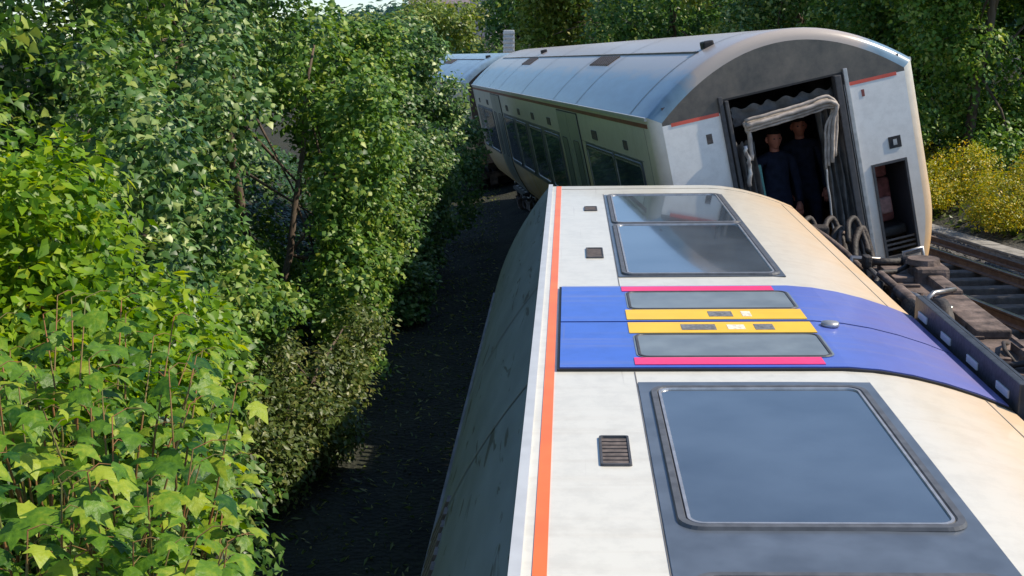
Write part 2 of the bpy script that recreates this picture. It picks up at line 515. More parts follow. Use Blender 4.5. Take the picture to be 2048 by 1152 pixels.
# loose ballast stones between the coaches and the far bank
bm_v, bm_f = [], []
tv = np.array([(1, 0, 0), (-1, 0, 0), (0, 1, 0), (0, -1, 0), (0, 0, 1), (0, 0, -1)], float)
tf = [(0, 2, 4), (2, 1, 4), (1, 3, 4), (3, 0, 4), (2, 0, 5), (1, 2, 5), (3, 1, 5), (0, 3, 5)]
cnt = 0
while cnt < 11000:
    y = random.uniform(2, 42); d = random.uniform(5.2, 11.7)
    x = at_lat(d - curve_shift(y), y)
    if abs(x) > 0.43 * y + 2.5:
        continue
    s = random.uniform(0.018, 0.045)
    v = tv * s * rng.uniform(0.6, 1.3, (6, 3))
    q = Matrix.Rotation(random.uniform(0, 6.3), 3, random.choice('XYZ'))
    z = ground_z(x, y) + s * 0.3
    k = len(bm_v)
    bm_v += [tuple(q @ Vector(p) + Vector((x, y, z))) for p in v]
    bm_f += [tuple(i + k for i in t) for t in tf]
    cnt += 1
bal = link('ballast', bm_v, bm_f, M['ballast'], kind='stuff')
tag(bal, 'grey broken ballast stones strewn along the railway bed', 'ballast')

# ------------------------------------------------------------------ right-hand track
def path_pt(d, y, z=None):
    x = at_lat(d - curve_shift(y), y)
    return Vector((x, y, ground_z(x, y) if z is None else z))
YS = [8 + i * 2.0 for i in range(40)]
def sweep(name, d, prof, material, parent, ys=YS, z0=1.08):
    v, f = [], []
    n = len(prof)
    for y in ys:
        for (a, b) in prof:
            x = at_lat(d + a - curve_shift(y), y)
            v.append((x, y, z0 + b))
    for i in range(len(ys) - 1):
        for k in range(n):
            f.append((i * n + k, i * n + (k + 1) % n, (i + 1) * n + (k + 1) % n, (i + 1) * n + k))
    f.append(tuple(range(n))); f.append(tuple((len(ys) - 1) * n + k for k in range(n)))
    return link(name, v, f, material, parent)
track = thing('railway_track', 'empty railway track with rusty rails beside the overturned coach', 'track', loc=(0, 0, 0))
RP = [(-.07, .16), (.07, .16), (.07, .175), (.012, .195), (.012, .265), (.035, .28), (.035, .305), (-.035, .305), (-.035, .28), (-.012, .265), (-.012, .195), (-.07, .175)]
TC = 8.75
for dd in (-.75, .75):
    r_ = sweep('rail', TC + dd, RP, M['rail'], track)
    sweep('rail_head', TC + dd, [(-.033, .3055), (.033, .3055), (.030, .3085), (-.030, .3085)], M['railtop'], r_)
cr = sweep('conductor_rail', TC + 1.2, [(-.055, .24), (.055, .24), (.055, .26), (.02, .28), (.035, .36), (-.035, .36), (-.02, .28), (-.055, .26)], M['rail'], track)
sl = MB().box(-1.28, 1.28, -.13, .13, 0, .15, .02)
slm = None
for i in range(60):
    y = 9 + i * 0.68
    p = path_pt(TC, y)
    mt = Matrix.Translation((p.x, p.y, 1.09)) @ Matrix.Rotation(TY, 4, 'Z')
    if slm is None:
        o = sl.build('sleeper', M['sleeper'], track); slm = o.data; o.matrix_basis = mt
    else:
        share('sleeper', slm, track, mt)
ins = MB().cyl((0, 0, 0), (0, 0, .05), .07, .07, 12).cyl((0, 0, .05), (0, 0, .16), .055, .04, 12)
im = None
for i in range(12):
    y = 12.3 + i * 2.72
    p = path_pt(TC + 1.2, y)
    mt = Matrix.Translation((p.x, p.y, 1.08))
    if im is None:
        o = ins.build('insulator', M['insul'], cr, True); im = o.data; o.matrix_basis = mt
    else:
        share('insulator', im, cr, mt)
trough = thing('cable_trough', 'pale concrete cable trough with lids along the foot of the bank', 'trough', loc=(0, 0, 0))
sweep('channel', 11.35, [(-.2, -.2), (.2, -.2), (.2, .05), (.15, .05), (.15, -.1), (-.15, -.1), (-.15, .05), (-.2, .05)], M['concrete'], trough)
lid = MB().box(-.21, .21, -.485, .485, .054, .102, .012)
lm_ = None
for i in range(36):
    y = 12 + i * 1.0
    p = path_pt(11.35, y)
    mt = Matrix.Translation((p.x, p.y, 1.08 + random.uniform(0, .012))) @ Matrix.Rotation(TY + random.uniform(-.02, .02), 4, 'Z')
    if lm_ is None:
        o = lid.build('lid', M['concrete'], trough); lm_ = o.data; o.matrix_basis = mt
    else:
        share('lid', lm_, trough, mt)

# ------------------------------------------------------------------ coaches
LEN = 20.0
ZC = 2.25      # cantrail
ZT = 2.82      # roof apex
HW = 1.40
def side_x(z):
    t = max(0, (0.8 - z) / 0.8)
    return HW - 0.20 * t ** 1.8
ZS = [0, .06, .13, .2, .28, .36, .45, .55, .66, .8, 1.0, 1.5, 2.0, 2.14, ZC]
def roof_z(x):
    return ZC + (ZT - ZC) * (1 - abs(x / HW) ** 2.0)
def roof_pts(n=36):
    out = []
    for i in range(n + 1):
        t = math.pi * i / n
        x = -HW * math.cos(t)
        out.append((x, roof_z(x)))
    return out
CR = 0.12      # corner radius of the body ends
def inset(y):
    e = min(y, LEN - y)
    return 0.0 if e >= CR else CR - math.sqrt(max(0, CR * CR - (CR - e) ** 2))
_q = [0, .04 * CR, .15 * CR, .32 * CR, .55 * CR, .78 * CR, CR]
STN = _q + [0.6 + i for i in range(19)] + [LEN - q for q in reversed(_q)]
def ins_pt(x, z, i):
    return (x * (1 - i / HW), z if z < 1.2 else 1.2 + (z - 1.2) * (1 - i / (ZT - 1.2)))

def loft(name, prof, material, parent, ys=STN):
    v, f = [], []
    n = len(prof)
    for y in ys:
        i = inset(y)
        for (x, z) in prof:
            a, b = ins_pt(x, z, i)
            v.append((a, y, b))
    for j in range(len(ys) - 1):
        for k in range(n - 1):
            f.append((j * n + k, j * n + k + 1, (j + 1) * n + k + 1, (j + 1) * n + k))
    return link(name, v, f, material, parent, smooth=True)

def strip(name, sg, y0, y1, z0, z1, o0, o1, material, parent, n=14):
    """slab that follows the body side between two heights, from offset o0 to o1 outside the skin"""
    zs = [z0 + (z1 - z0) * i / n for i in range(n + 1)]
    v, f = [], []
    for y in (y0, y1):
        for o in (o0, o1):
            for z in zs:
                v.append((sg * (side_x(z) + o), y, z))
    k = n + 1
    def q(yi, oi, zi): return (yi * 2 + oi) * k + zi
    for i in range(n):
        f.append((q(0, 1, i), q(1, 1, i), q(1, 1, i + 1), q(0, 1, i + 1)))
        f.append((q(0, 0, i), q(0, 1, i), q(0, 1, i + 1), q(0, 0, i + 1)))
        f.append((q(1, 1, i), q(1, 0, i), q(1, 0, i + 1), q(1, 1, i + 1)))
    f.append((q(0, 0, 0), q(1, 0, 0), q(1, 1, 0), q(0, 1, 0)))
    f.append((q(0, 1, n), q(1, 1, n), q(1, 0, n), q(0, 0, n)))
    return link(name, v, f, material, parent)

def rrect(y0, y1, z0, z1, r, n=6):
    out = []
    for (cy, cz, a0) in ((y1 - r, z1 - r, 0), (y0 + r, z1 - r, 90), (y0 + r, z0 + r, 180), (y1 - r, z0 + r, 270)):
        for i in range(n + 1):
            a = R(a0 + 90 * i / n)
            out.append((cy + r * math.cos(a), cz + r * math.sin(a)))
    return out

def ring_part(name, sg, rect, r, w, h0, h1, material, parent):
    """raised rounded-rectangle frame on the flat of the body side"""
    y0, y1, z0, z1 = rect
    loops = [(rrect(y0, y1, z0, z1, r), h0), (rrect(y0 + w * .15, y1 - w * .15, z0 + w * .15, z1 - w * .15, r), h1),
             (rrect(y0 + w * .8, y1 - w * .8, z0 + w * .8, z1 - w * .8, max(.01, r - w * .5)), h1),
             (rrect(y0 + w, y1 - w, z0 + w, z1 - w, max(.01, r - w * .6)), h0)]
    v, f = [], []
    n = len(loops[0][0])
    for lp, h in loops:
        v += [(sg * (HW + h), a, b) for a, b in lp]
    for j in range(3):
        for k in range(n):
            f.append((j * n + k, j * n + (k + 1) % n, (j + 1) * n + (k + 1) % n, (j + 1) * n + k))
    return link(name, v, f, material, parent)

def pane_part(name, sg, rect, r, h, material, parent):
    y0, y1, z0, z1 = rect
    p = rrect(y0, y1, z0, z1, r)
    v = [(sg * (HW + h), a, b) for a, b in p]
    return link(name, v, [tuple(range(len(v)))], material, parent)

Z_WT, Z_WB = 1.755, 0.715          # window band top and bottom (local height)
def window_unit(root, sg, y0, y1, z0, z1):
    w = ring_part('window', sg, (y0, y1, z0, z1), .08, .035, .006, .018, M['gasket'], root)
    ring_part('gasket_highlight', sg, (y0 + .034, y1 - .034, z0 + .034, z1 - .034), .055, .016, .006, .0165, M['trim'], w)  # pale ring painted in as the highlight along the gasket
    pane_part('pane', sg, (y0 + .046, y1 - .046, z0 + .046, z1 - .046), .045, .010, M['glass'], w)
    return w

def door_pair(root, sg, y0, y1, livery=True):
    strip('door_surround', sg, y0 - .017, y1 + .017, 0.01, 2.124, .0025, .012, M['black'], root)
    ym = (y0 + y1) / 2
    for a, b, out in ((y0, ym - .012, y0), (ym + .012, y1, y1)):
        d = strip('door', sg, a, b, 0.02, 2.11, .005, .018, M['blue'] if livery else M['plaindoor'], root)
        s = 1 if out == y0 else -1
        def yr(p, q):
            lo, hi = out + s * p, out + s * q
            return (min(lo, hi), max(lo, hi))
        W = b - a
        pk = yr(.03, .145); gl = yr(.15, W - .245); yl = yr(W - .235, W - .02)
        g = pane_part('pane', sg, (gl[0], gl[1], .79, 1.74), .06, .0205, M['doorglass'], d)
        ring_part('pane_seal', sg, (gl[0] + .008, gl[1] - .008, .80, 1.732), .05, .016, .0205, .0245, M['rubber'], d)
        if not livery:
            continue
        strip('pink_strip', sg, pk[0], pk[1], .865, 1.755, .018, .0225, M['pink'], d)
        strip('yellow_strip', sg, yl[0], yl[1], .795, 1.755, .018, .0225, M['yellow'], d)
        if s == 1:
            strip('notice', sg, yl[0] + .05, yl[1] - .05, 1.30, 1.48, .0225, .024, M['notice'], d, 2)
            strip('notice', sg, yl[0] + .05, yl[1] - .05, 1.00, 1.10, .0225, .024, M['notice'], d, 2)
            strip('notice', sg, yl[0] + .06, yl[1] - .06, 1.15, 1.24, .0225, .024, M['notice_w'], d, 2)
            bt = MB().cyl((sg * (HW + .016), ym - .09, .70), (sg * (HW + .034), ym - .09, .70), .05, .045, 14)
            bt.build('door_button', M['trim'], d, True)
        else:
            strip('notice', sg, yl[0] + .05, yl[1] - .05, 1.18, 1.31, .0225, .024, M['notice'], d, 2)
            strip('notice', sg, yl[0] + .05, yl[1] - .05, 1.08, 1.13, .0225, .024, M['notice_w'], d, 2)
    # foot step below the sill
    st = MB().box(sg * 1.15, sg * 1.345, y0 - .05, y1 + .03, -.045, -.005, .006)
    st.box(sg * 1.33, sg * 1.345, y0 - .048, y1 + .028, -.062, -.046)
    fs = st.build('foot_step', M['step'], root)
    for i in range(4):  # four pale blocks along the tread
        yc = y0 + .16 + i * (y1 - y0 - .32) / 3
        MB().box(sg * 1.235, sg * 1.275, yc - .085, yc + .085, -.006, .004, .003).build('pale_tread_block', M['steppale'], fs)

def bogie(root, yc):
    b = bpy.data.objects.new('bogie', None); C.objects.link(b); b.parent = root; b.location = (0, yc, 0); b.scale = (.86, 1, 1)
    f = MB()
    for sx in (-1, 1):
        f = MB()
        # cranked side frame: high at the ends, dropped between the axles
        prof = [(-1.75, -.42), (-1.05, -.40), (-.75, -.50), (.75, -.50), (1.05, -.40), (1.75, -.42), (1.75, -.62), (1.12, -.64), (.8, -.82), (-.8, -.82), (-1.12, -.64), (-1.75, -.62)]
        v = [(sx * 1.08, y, z) for y, z in prof] + [(sx * .90, y, z) for y, z in prof]
        n = len(prof)
        fc = [tuple(range(n)), tuple(reversed(range(n, 2 * n)))] + [(i, (i + 1) % n, n + (i + 1) % n, n + i) for i in range(n)]
        f.add(v, fc)
        f.box(sx * 1.08, sx * 1.13, -1.7, -1.15, -.60, -.44, .01).box(sx * 1.08, sx * 1.13, 1.15, 1.7, -.60, -.44, .01)
        f.box(sx * 1.08, sx * 1.15, -.5, .5, -.78, -.55, .015)
        for q in range(7):
            yq = -1.5 + q * .5
            f.box(sx * 1.08, sx * 1.105, yq - .02, yq + .02, -.60, -.44, .004)
            f.cyl((sx * 1.08, yq + .2, -.52), (sx * 1.115, yq + .2, -.52), .025, .022, 8)
        f.box(sx * .86, sx * 1.12, -.95, -.70, -.46, -.33, .02).box(sx * .86, sx * 1.12, .70, .95, -.46, -.33, .02)
        f.build('side_frame', M['rust'], b)
        for q in (-1, 1):
            lg = MB().tube([(sx * 1.0, q * 1.72, -.50), (sx * 1.14, q * 1.80, -.48), (sx * 1.16, q * 1.80, -.26), (sx * 1.0, q * 1.74, -.24)], .026, 8)
            lg.build('bracket', M['steel'], b, True)
            hs_ = MB().tube([(sx * 1.0, q * .9, -.36), (sx * 1.12, q * 1.0, -.26), (sx * 1.17, q * 1.18, -.34), (sx * 1.15, q * 1.3, -.5), (sx * 1.2, q * 1.36, -.62)], .022, 8)
            hs_.tube([(sx * .9, q * .5, -.28), (sx * 1.1, q * .62, -.2), (sx * 1.15, q * .86, -.26), (sx * 1.05, q * 1.1, -.36)], .028, 8)
            hs_.build('hose', M['rustdark'], b, True)
        for sy in (-1, 1):
            ax = MB().box(sx * .93, sx * 1.22, sy * 1.3 - .2, sy * 1.3 + .2, -.86, -.60, .04)
            ax.cyl((sx * 1.22, sy * 1.3, -.70), (sx * 1.27, sy * 1.3, -.70), .13, .12, 16)
            ax.box(sx * .95, sx * 1.16, sy * 1.3 - sy * .62 - .1, sy * 1.3 - sy * .22 + .1, -.80, -.68, .02)
            ax.build('axle_box', M['rust'], b)
            sp = MB()
            pts = [(sx * 1.02 + .085 * math.cos(t * .5), sy * 1.3 + .085 * math.sin(t * .5), -.60 + t * .0032) for t in range(0, 62)]
            sp.tube(pts, .017, 6)
            sp.build('spring', M['rustdark'], b, True)
            dm = MB().cyl((sx * 1.16, sy * 1.62, -.86), (sx * 1.16, sy * 1.62, -.62), .05, .05, 12).cyl((sx * 1.16, sy * 1.62, -.62), (sx * 1.16, sy * 1.62, -.36), .035, .035, 12)
            dm.box(sx * 1.10, sx * 1.22, sy * 1.62 - .06, sy * 1.62 + .06, -.37, -.31, .01)
            dm.build('damper', M['rustdark'], b, True)
            wh = MB()
            wp = [(.0, .10), (.0, .42), (.045, .425), (.10, .41), (.135, .45), (.135, .10)]
            n = 32; v = []; fc = []
            for (dx, r) in wp:
                for k in range(n):
                    a = 2 * math.pi * k / n
                    v.append((sx * (.80 - dx), sy * 1.3 + r * math.cos(a), -.68 + r * math.sin(a)))
            for j in range(len(wp) - 1):
                for k in range(n):
                    fc.append((j * n + k, j * n + (k + 1) % n, (j + 1) * n + (k + 1) % n, (j + 1) * n + k))
            wh.add(v, fc)
            wh.build('wheel', M['rustdark'], b, False)
            br = MB().box(sx * .60, sx * .82, sy * 1.3 + sy * .47 - .05, sy * 1.3 + sy * .47 + .05, -.78, -.5, .02)
            br.build('brake_block', M['rust'], b)
        rq = random.Random(31)
        for q in range(15):
            yq = rq.uniform(-1.75, 1.75); zq = rq.uniform(-.85, -.2); w_ = rq.uniform(.03, .09); xq = rq.uniform(.84, 1.06)
            if q % 3 == 0:
                MB().cyl((sx * xq, yq, zq), (sx * (xq + .1), yq, zq), w_ * .6, w_ * .5, 10).build('valve', M['steel'] if q % 2 else M['rustdark'], b, True)
            elif q % 3 == 1:
                MB().box(sx * xq, sx * (xq + .09), yq - w_, yq + w_ * 1.6, zq - w_ * .6, zq + w_ * .6, .01).build('fitting', M['rust'] if q % 2 else M['rustdark'], b)
            else:
                MB().tube([(sx * xq, yq, zq), (sx * (xq + .09), yq + .12, zq + .05), (sx * (xq + .07), yq + .35, zq - .02), (sx * xq, yq + .5, zq - .12)], .014, 6).build('cable', M['rustdark'], b, True)
        spr = MB()
        for k in range(3):
            spr.cyl((sx * .98, 0, -.50 + k * .09), (sx * .98, 0, -.43 + k * .09), .27 - .02 * (k % 2), .27, 20)
        spr.build('air_spring', M['rustdark'], b, True)
        pp = MB().tube([(sx * 1.1, -1.5, -.36), (sx * 1.12, -.9, -.34), (sx * 1.14, -.5, -.44), (sx * 1.14, .5, -.44), (sx * 1.12, .9, -.33), (sx * 1.1, 1.6, -.36)], .022, 8)
        pp.tube([(sx * 1.12, .25, -.40), (sx * 1.22, .3, -.5), (sx * 1.18, .55, -.72), (sx * 1.1, .9, -.7)], .02, 8)
        pp.build('brake_pipe', M['steel'], b, True)
        yd = MB().cyl((sx * 1.2, -.2, -.30), (sx * 1.2, .45, -.30), .05, .05, 12).cyl((sx * 1.2, .45, -.30), (sx * 1.2, 1.0, -.30), .032, .032, 12)
        yd.build('yaw_damper', M['rust'], b, True)
    for sy in (-1, 1):
        MB().cyl((-.8, sy * 1.3, -.68), (.8, sy * 1.3, -.68), .085, .085, 14).build('axle', M['rustdark'], b, True)
        MB().box(-1.0, 1.0, sy * 1.68 - .08, sy * 1.68 + .08, -.60, -.44, .02).build('headstock', M['rust'], b)
        MB().box(-.4, .35, sy * .75 - .3, sy * .75 + .28, -.9, -.42, .08).build('traction_motor', M['rustdark'], b)
    MB().box(-1.0, 1.0, -.35, .35, -.74, -.46, .04).build('bolster', M['rust'], b)
    return b

def outline(i):
    pts = [(-side_x(z), z) for z in ZS[:-1]] + roof_pts(28) + [(side_x(z), z) for z in reversed(ZS[:-1])]
    return [ins_pt(x, z, i) for x, z in pts]

def end_wall(root, y, holes, name='end_wall', material=None):
    bm = bmesh.new()
    loops = [outline(CR)] + holes
    edges = []
    for lp in loops:
        vs = [bm.verts.new((x, y, z)) for x, z in lp]
        for i in range(len(vs)):
            edges.append(bm.edges.new((vs[i], vs[(i + 1) % len(vs)])))
    bmesh.ops.triangle_fill(bm, use_beauty=True, use_dissolve=False, edges=edges)
    bmesh.ops.recalc_face_normals(bm, faces=bm.faces[:])
    me = bpy.data.meshes.new(name)
    bm.to_mesh(me); bm.free()
    me.materials.append(material or M['end'])
    o = bpy.data.objects.new(name, me); C.objects.link(o); o.parent = root
    return o

def rect_loop(x0, x1, z0, z1):
    return [(x0, z0), (x1, z0), (x1, z1), (x0, z1)]

def coach(label, mtx, roofm, sides=(-1, 1), near_open=False, vents=True):
    root = thing('railway_coach', label, 'train coach', mtx=mtx, group='derailed passenger train')
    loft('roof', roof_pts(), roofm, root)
    for sg in (-1, 1):
        loft('body_side', [(sg * side_x(z), z) for z in ZS], M['white'] if roofm is M['roof_a'] else M['white_b'], root)
        if sg not in sides:
            continue
        loft_strip = strip
        strip('gutter', sg, CR, LEN - CR, 2.214, 2.252, -.01, .020, M['gutter'], root, 3)
        strip('stripe', sg, CR + .02, LEN - CR - .02, 2.135, 2.18, -.01, .0035, M['orange'] if roofm is M['roof_a'] else M['darkred'], root, 3)
        strip('panel_seam', sg, .62, LEN - .62, 1.757, 1.762, -.01, .0022, M['seam'], root, 2)
        for y in (.32, LEN - .32):
            strip('panel_seam', sg, y - .005, y + .005, .01, 2.13, -.01, .0022, M['seam'], root)
        strip('sill_seam', sg, .4, LEN - .4, .13, .136, -.01, .0022, M['seam'], root, 2)
        # windows at each end, doors, then a run of windows in the middle
        for flip in (False, True):
            def yy(a, b):
                return (LEN - b, LEN - a) if flip else (a, b)
            a, b = yy(.70, 4.08)
            strip('window_band', sg, a, b, Z_WB, Z_WT, .002, .006, M['slate'], root, 3)
            a, b = yy(.72, 2.20); window_unit(root, sg, a, b, Z_WB + .02, Z_WT - .02)
            a, b = yy(2.22, 4.06); window_unit(root, sg, a, b, Z_WB + .02, Z_WT - .02)
            a, b = yy(4.40, 6.10); door_pair(root, sg, a, b, roofm is M['roof_a'])
            for (p, q) in ((6.38, 7.93), (8.25, 9.80)):
                a, b = yy(p, q); window_unit(root, sg, a, b, Z_WB + .045, Z_WT - .045)
            if vents:
                for (p, q, z0, z1) in ((7.02, 7.34, 1.83, 1.95), (3.14, 3.48, 1.83, 1.95), (1.34, 1.54, 1.83, 1.94), (8.9, 9.2, 1.83, 1.95)):
                    a, b = yy(p, q)
                    g = ring_part('vent', sg, (a, b, z0, z1), .012, .012, .0, .010, M['rubber'], root)
                    v_ = MB()
                    for k in range(7):
                        yk = a + .018 + (b - a - .036) * k / 7
                        v_.box(sg * (HW - .01), sg * (HW + .006), yk, yk + (b - a) / 11, z0 + .01, z1 - .01)
                    v_.build('vent_slats', M['grille'], g)
                    pane_part('vent_back', sg, (a + .004, b - .004, z0 + .004, z1 - .004), .01, .002, M['black'], g)
        strip('window_band', sg, 6.30, LEN - 6.30, Z_WB, Z_WT, .002, .006, M['slate'], root, 3)
    # roof fittings
    for y in (.9, 4.3, 6.3, 10, 13.7, 15.7, 19.1):
        v, f = [], []
        rp = roof_pts(40)
        for yy_ in (y - .012, y + .012):
            for (x, z) in rp[1:-1]:
                v.append((x * 1.001, yy_, z + .004))
        n = len(rp) - 2
        f = [(k, k + 1, n + k + 1, n + k) for k in range(n - 1)]
        link('roof_seam', v, f, M['seam'], root)
    for xx in (-.55, .55):
        zz = roof_z(xx)
        MB().box(xx - .014, xx + .014, .9, 19.1, zz - .03, zz + .012).build('roof_rib', M['seam'], root)
    for (y0, y1, x0, x1) in ((4.7, 6.1, -.80, -.60), (12.6, 13.9, -.80, -.60), (4.7, 6.1, .60, .80), (12.6, 13.9, .60, .80)):
        g = bpy.data.objects.new('roof_vent', None); C.objects.link(g); g.parent = root
        m_ = 9
        for k in range(m_):
            y = y0 + (y1 - y0) * k / m_
            z0 = roof_z(x0); z1 = roof_z(x1)
            w = (y1 - y0) / m_ * .55
            v = [(x0, y, z0 - .02), (x1, y, z1 - .02), (x1, y + w, z1 - .02), (x0, y + w, z0 - .02), (x0, y, z0 + .016), (x1, y, z1 + .016), (x1, y + w, z1 + .016), (x0, y + w, z0 + .016)]
            link('slat', v, [(4, 5, 6, 7), (0, 1, 5, 4), (1, 2, 6, 5), (2, 3, 7, 6), (3, 0, 4, 7)], M['grille'], g)
    for (y, x) in ((.95, -.42), (13.4, -.35)):
        zz = roof_z(x)
        MB().box(x - .06, x + .06, y - .08, y + .08, zz - .03, zz + .06, .02).build('aerial', M['black'], root)
    # underframe
    uf = MB().box(-1.02, 1.02, .12, LEN - .12, -.16, .0)
    uf.build('underframe', M['rustdark'], root)
    for (y0, y1, x0, x1, z0) in ((6.0, 8.3, -1.15, -.3, -.72), (6.4, 9.0, .3, 1.12, -.66), (9.2, 11.6, -1.12, -.25, -.7), (9.6, 12.4, .2, 1.15, -.74), (12.2, 13.6, -1.1, -.3, -.6)):
        MB().box(x0, x1, y0, y1, z0, -.161, .03).build('equipment_box', M['rustdark'], root)
    bogie(root, 3.35); bogie(root, LEN - 3.35)
    return root

def gang_simple(root, y, sg, hw=.62, folds=5):
    g = bpy.data.objects.new('gangway', None); C.objects.link(g); g.parent = root
    for k in range(folds):
        q = hw - (.05 if k % 2 else 0)
        v, f = [], []
        for dy in (0, .05):
            for s_ in (q, q - .10):
                v += [(-s_, y + sg * (.02 + k * .06 + dy), .05), (s_, y + sg * (.02 + k * .06 + dy), .05), (s_, y + sg * (.02 + k * .06 + dy), 1.98 - (hw - s_)), (-s_, y + sg * (.02 + k * .06 + dy), 1.98 - (hw - s_))]
        for a in range(4):
            b = (a + 1) % 4
            f += [(a, b, 4 + b, 4 + a), (8 + a, 8 + b, 12 + b, 12 + a), (a, b, 8 + b, 8 + a), (4 + a, 4 + b, 12 + b, 12 + a)]
        link('bellows_fold', v, f, M['bellow'], g)

# --- the overturned coach
MA = Matrix(((-0.01559209, 0.04400338, -0.9989097, 1.74306158),
             (-0.04455046, 0.99800843, 0.04465907, -8.1874608),
             (0.99888545, 0.04519821, -0.01360066, 1.05858721),
             (0, 0, 0, 1)))
coach_a = coach('white coach lying on its side in the foreground, blue doors facing the sky', MA, M['roof_a'], sides=(1,))
end_wall(coach_a, LEN, [])
end_wall(coach_a, 0, [])
gang_simple(coach_a, LEN, 1, 1.0, 15)  # bellows oversized to keep sun off the ground beside the coaches
MB().box(-1.0, 1.0, LEN - .16, LEN + .02, -.36, -.04, .02).build('headstock', M['rustdark'], coach_a)
MB().cyl((.1, LEN - .1, -.5), (.1, LEN + .5, -.5), .1, .1, 14).box(-.1, .3, LEN + .4, LEN + .65, -.68, -.32, .04).build('coupler', M['steel'], coach_a)
def hose(name, pts, r, m, parent):
    pts = [Vector(p) for p in pts]
    fine = []
    for i in range(len(pts) - 1):
        for k in range(5):
            fine.append(pts[i].lerp(pts[i + 1], k / 5))
    fine.append(pts[-1])
    for _ in range(3):
        fine = [fine[0]] + [(fine[i - 1] + fine[i] * 2 + fine[i + 1]) / 4 for i in range(1, len(fine) - 1)] + [fine[-1]]
    return MB().tube(fine, r, 8).build(name, m, parent, True)
for i in range(9):
    q = -.06 - i * .07
    x0 = .86 + .10 * math.sin(i * 2.1)
    hose('jumper_cable', [(x0 - .1, LEN - .1, q), (x0 + .06, LEN + .06, q - .02), (x0 + .10 * (i % 3), LEN + .2, q - .12), (x0 - .15, LEN + .12, q - .22), (x0 - .2, LEN - .05, q - .2)], .02 + .008 * (i % 3), M[('rust', 'rustdark', 'rustdark')[i % 3]], coach_a)
for i in range(5):
    MB().box(.84, 1.03, LEN - .34 - i * .28, LEN - .18 - i * .28, -.12 - .05 * (i % 2), -.01, .015).build('bracket', M['rust'], coach_a)
hose('air_pipe', [(1.0, LEN - .05, -.07), (1.03, LEN - .5, -.05), (1.0, LEN - 1.0, -.12), (1.02, LEN - 1.6, -.1)], .022, M['steel'], coach_a)
hose('air_pipe', [(.98, LEN - .1, -.2), (1.0, LEN - .6, -.22), (.95, LEN - 1.1, -.3), (.9, LEN - 1.5, -.34)], .03, M['rust'], coach_a)

# --- the leaning coach behind it, end gangway torn open
def pose(o, yaw, pitch, roll):
    return Matrix.Translation(o) @ Matrix.Rotation(yaw, 4, 'Z') @ Matrix.Rotation(pitch, 4, 'X') @ Matrix.Rotation(roll, 4, 'Y')
MBm = pose((3.20, 12.78, 2.02), R(6.9), R(-.15), R(-12.4))
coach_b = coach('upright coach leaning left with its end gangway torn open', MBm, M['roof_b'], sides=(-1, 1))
GX, GZ = .63, 2.27
end_wall(coach_b, 0, [rect_loop(-GX, GX, .06, GZ), rect_loop(.80, 1.14, .28, 1.25)])
end_wall(coach_b, LEN, [], material=M['black'])
gang_simple(coach_b, LEN, 1)
# livery line and marks on the end
for (x0, x1) in ((-1.19, -GX - .06), (GX + .06, 1.19)):
    MB().box(x0, x1, -.004, .004, 2.115, 2.15).build('stripe', M['red'], coach_b)
MB().box(-.86, -.80, -.004, .002, 1.86, 1.96).build('number_mark', M['grille'], coach_b)
MB().box(.80, .83, -.004, .002, 1.98, 2.05).build('number_mark', M['darkred'], coach_b)
sg_ = MB().box(1.00, 1.13, -.008, .002, 1.39, 1.51).build('socket_plate', M['black'], coach_b)
MB().box(1.045, 1.085, -.012, -.008, 1.42, 1.48).build('socket', M['trim'], sg_)
# recess round the gangway: black surround, posts and lining
rec = MB()
rec.box(-GX, -GX + .02, .0, .5, .06, GZ).box(GX - .02, GX, .0, .5, .06, GZ).box(-GX + .02, GX - .02, .0, .5, GZ - .02, GZ)
rec.build('gangway_recess', M['black'], coach_b)
MB().box(GX + .005, GX + .05, -.03, .0, .0, GZ + .03, .008).build('gangway_post', M['trim'], coach_b)
MB().box(-GX - .05, -GX - .005, -.03, .0, .0, GZ + .03, .008).build('gangway_post', M['rubber'], coach_b)
MB().box(GX - .10, GX - .03, -.05, .06, .0, GZ - .02, .01).build('gangway_post', M['rubber'], coach_b)
MB().box(-GX + .01, -GX + .05, -.04, .06, .0, GZ - .02, .01).build('gangway_post', M['rubber'], coach_b)
# saloon behind the end: floor, ceiling and inner walls
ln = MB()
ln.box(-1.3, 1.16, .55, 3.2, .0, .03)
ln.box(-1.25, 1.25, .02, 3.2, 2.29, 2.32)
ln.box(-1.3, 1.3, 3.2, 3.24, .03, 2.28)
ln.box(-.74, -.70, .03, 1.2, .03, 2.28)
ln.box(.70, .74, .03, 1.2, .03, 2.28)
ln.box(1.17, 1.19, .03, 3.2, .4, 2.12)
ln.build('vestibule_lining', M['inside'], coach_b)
# window rim at the right of the end
wr = MB().box(.78, .805, -.018, .03, .26, 1.27).box(1.135, 1.16, -.018, .03, .26, 1.27).box(.805, 1.135, -.018, .03, 1.245, 1.27).box(.805, 1.135, -.018, .03, .26, .285)
cw = wr.build('cab_window', M['rubber'], coach_b)
for k in range(3):
    MB().box(.806, 1.134, .02, .03, .34 + k * .05, .36 + k * .05).build('guard_bar', M['grille'], cw)
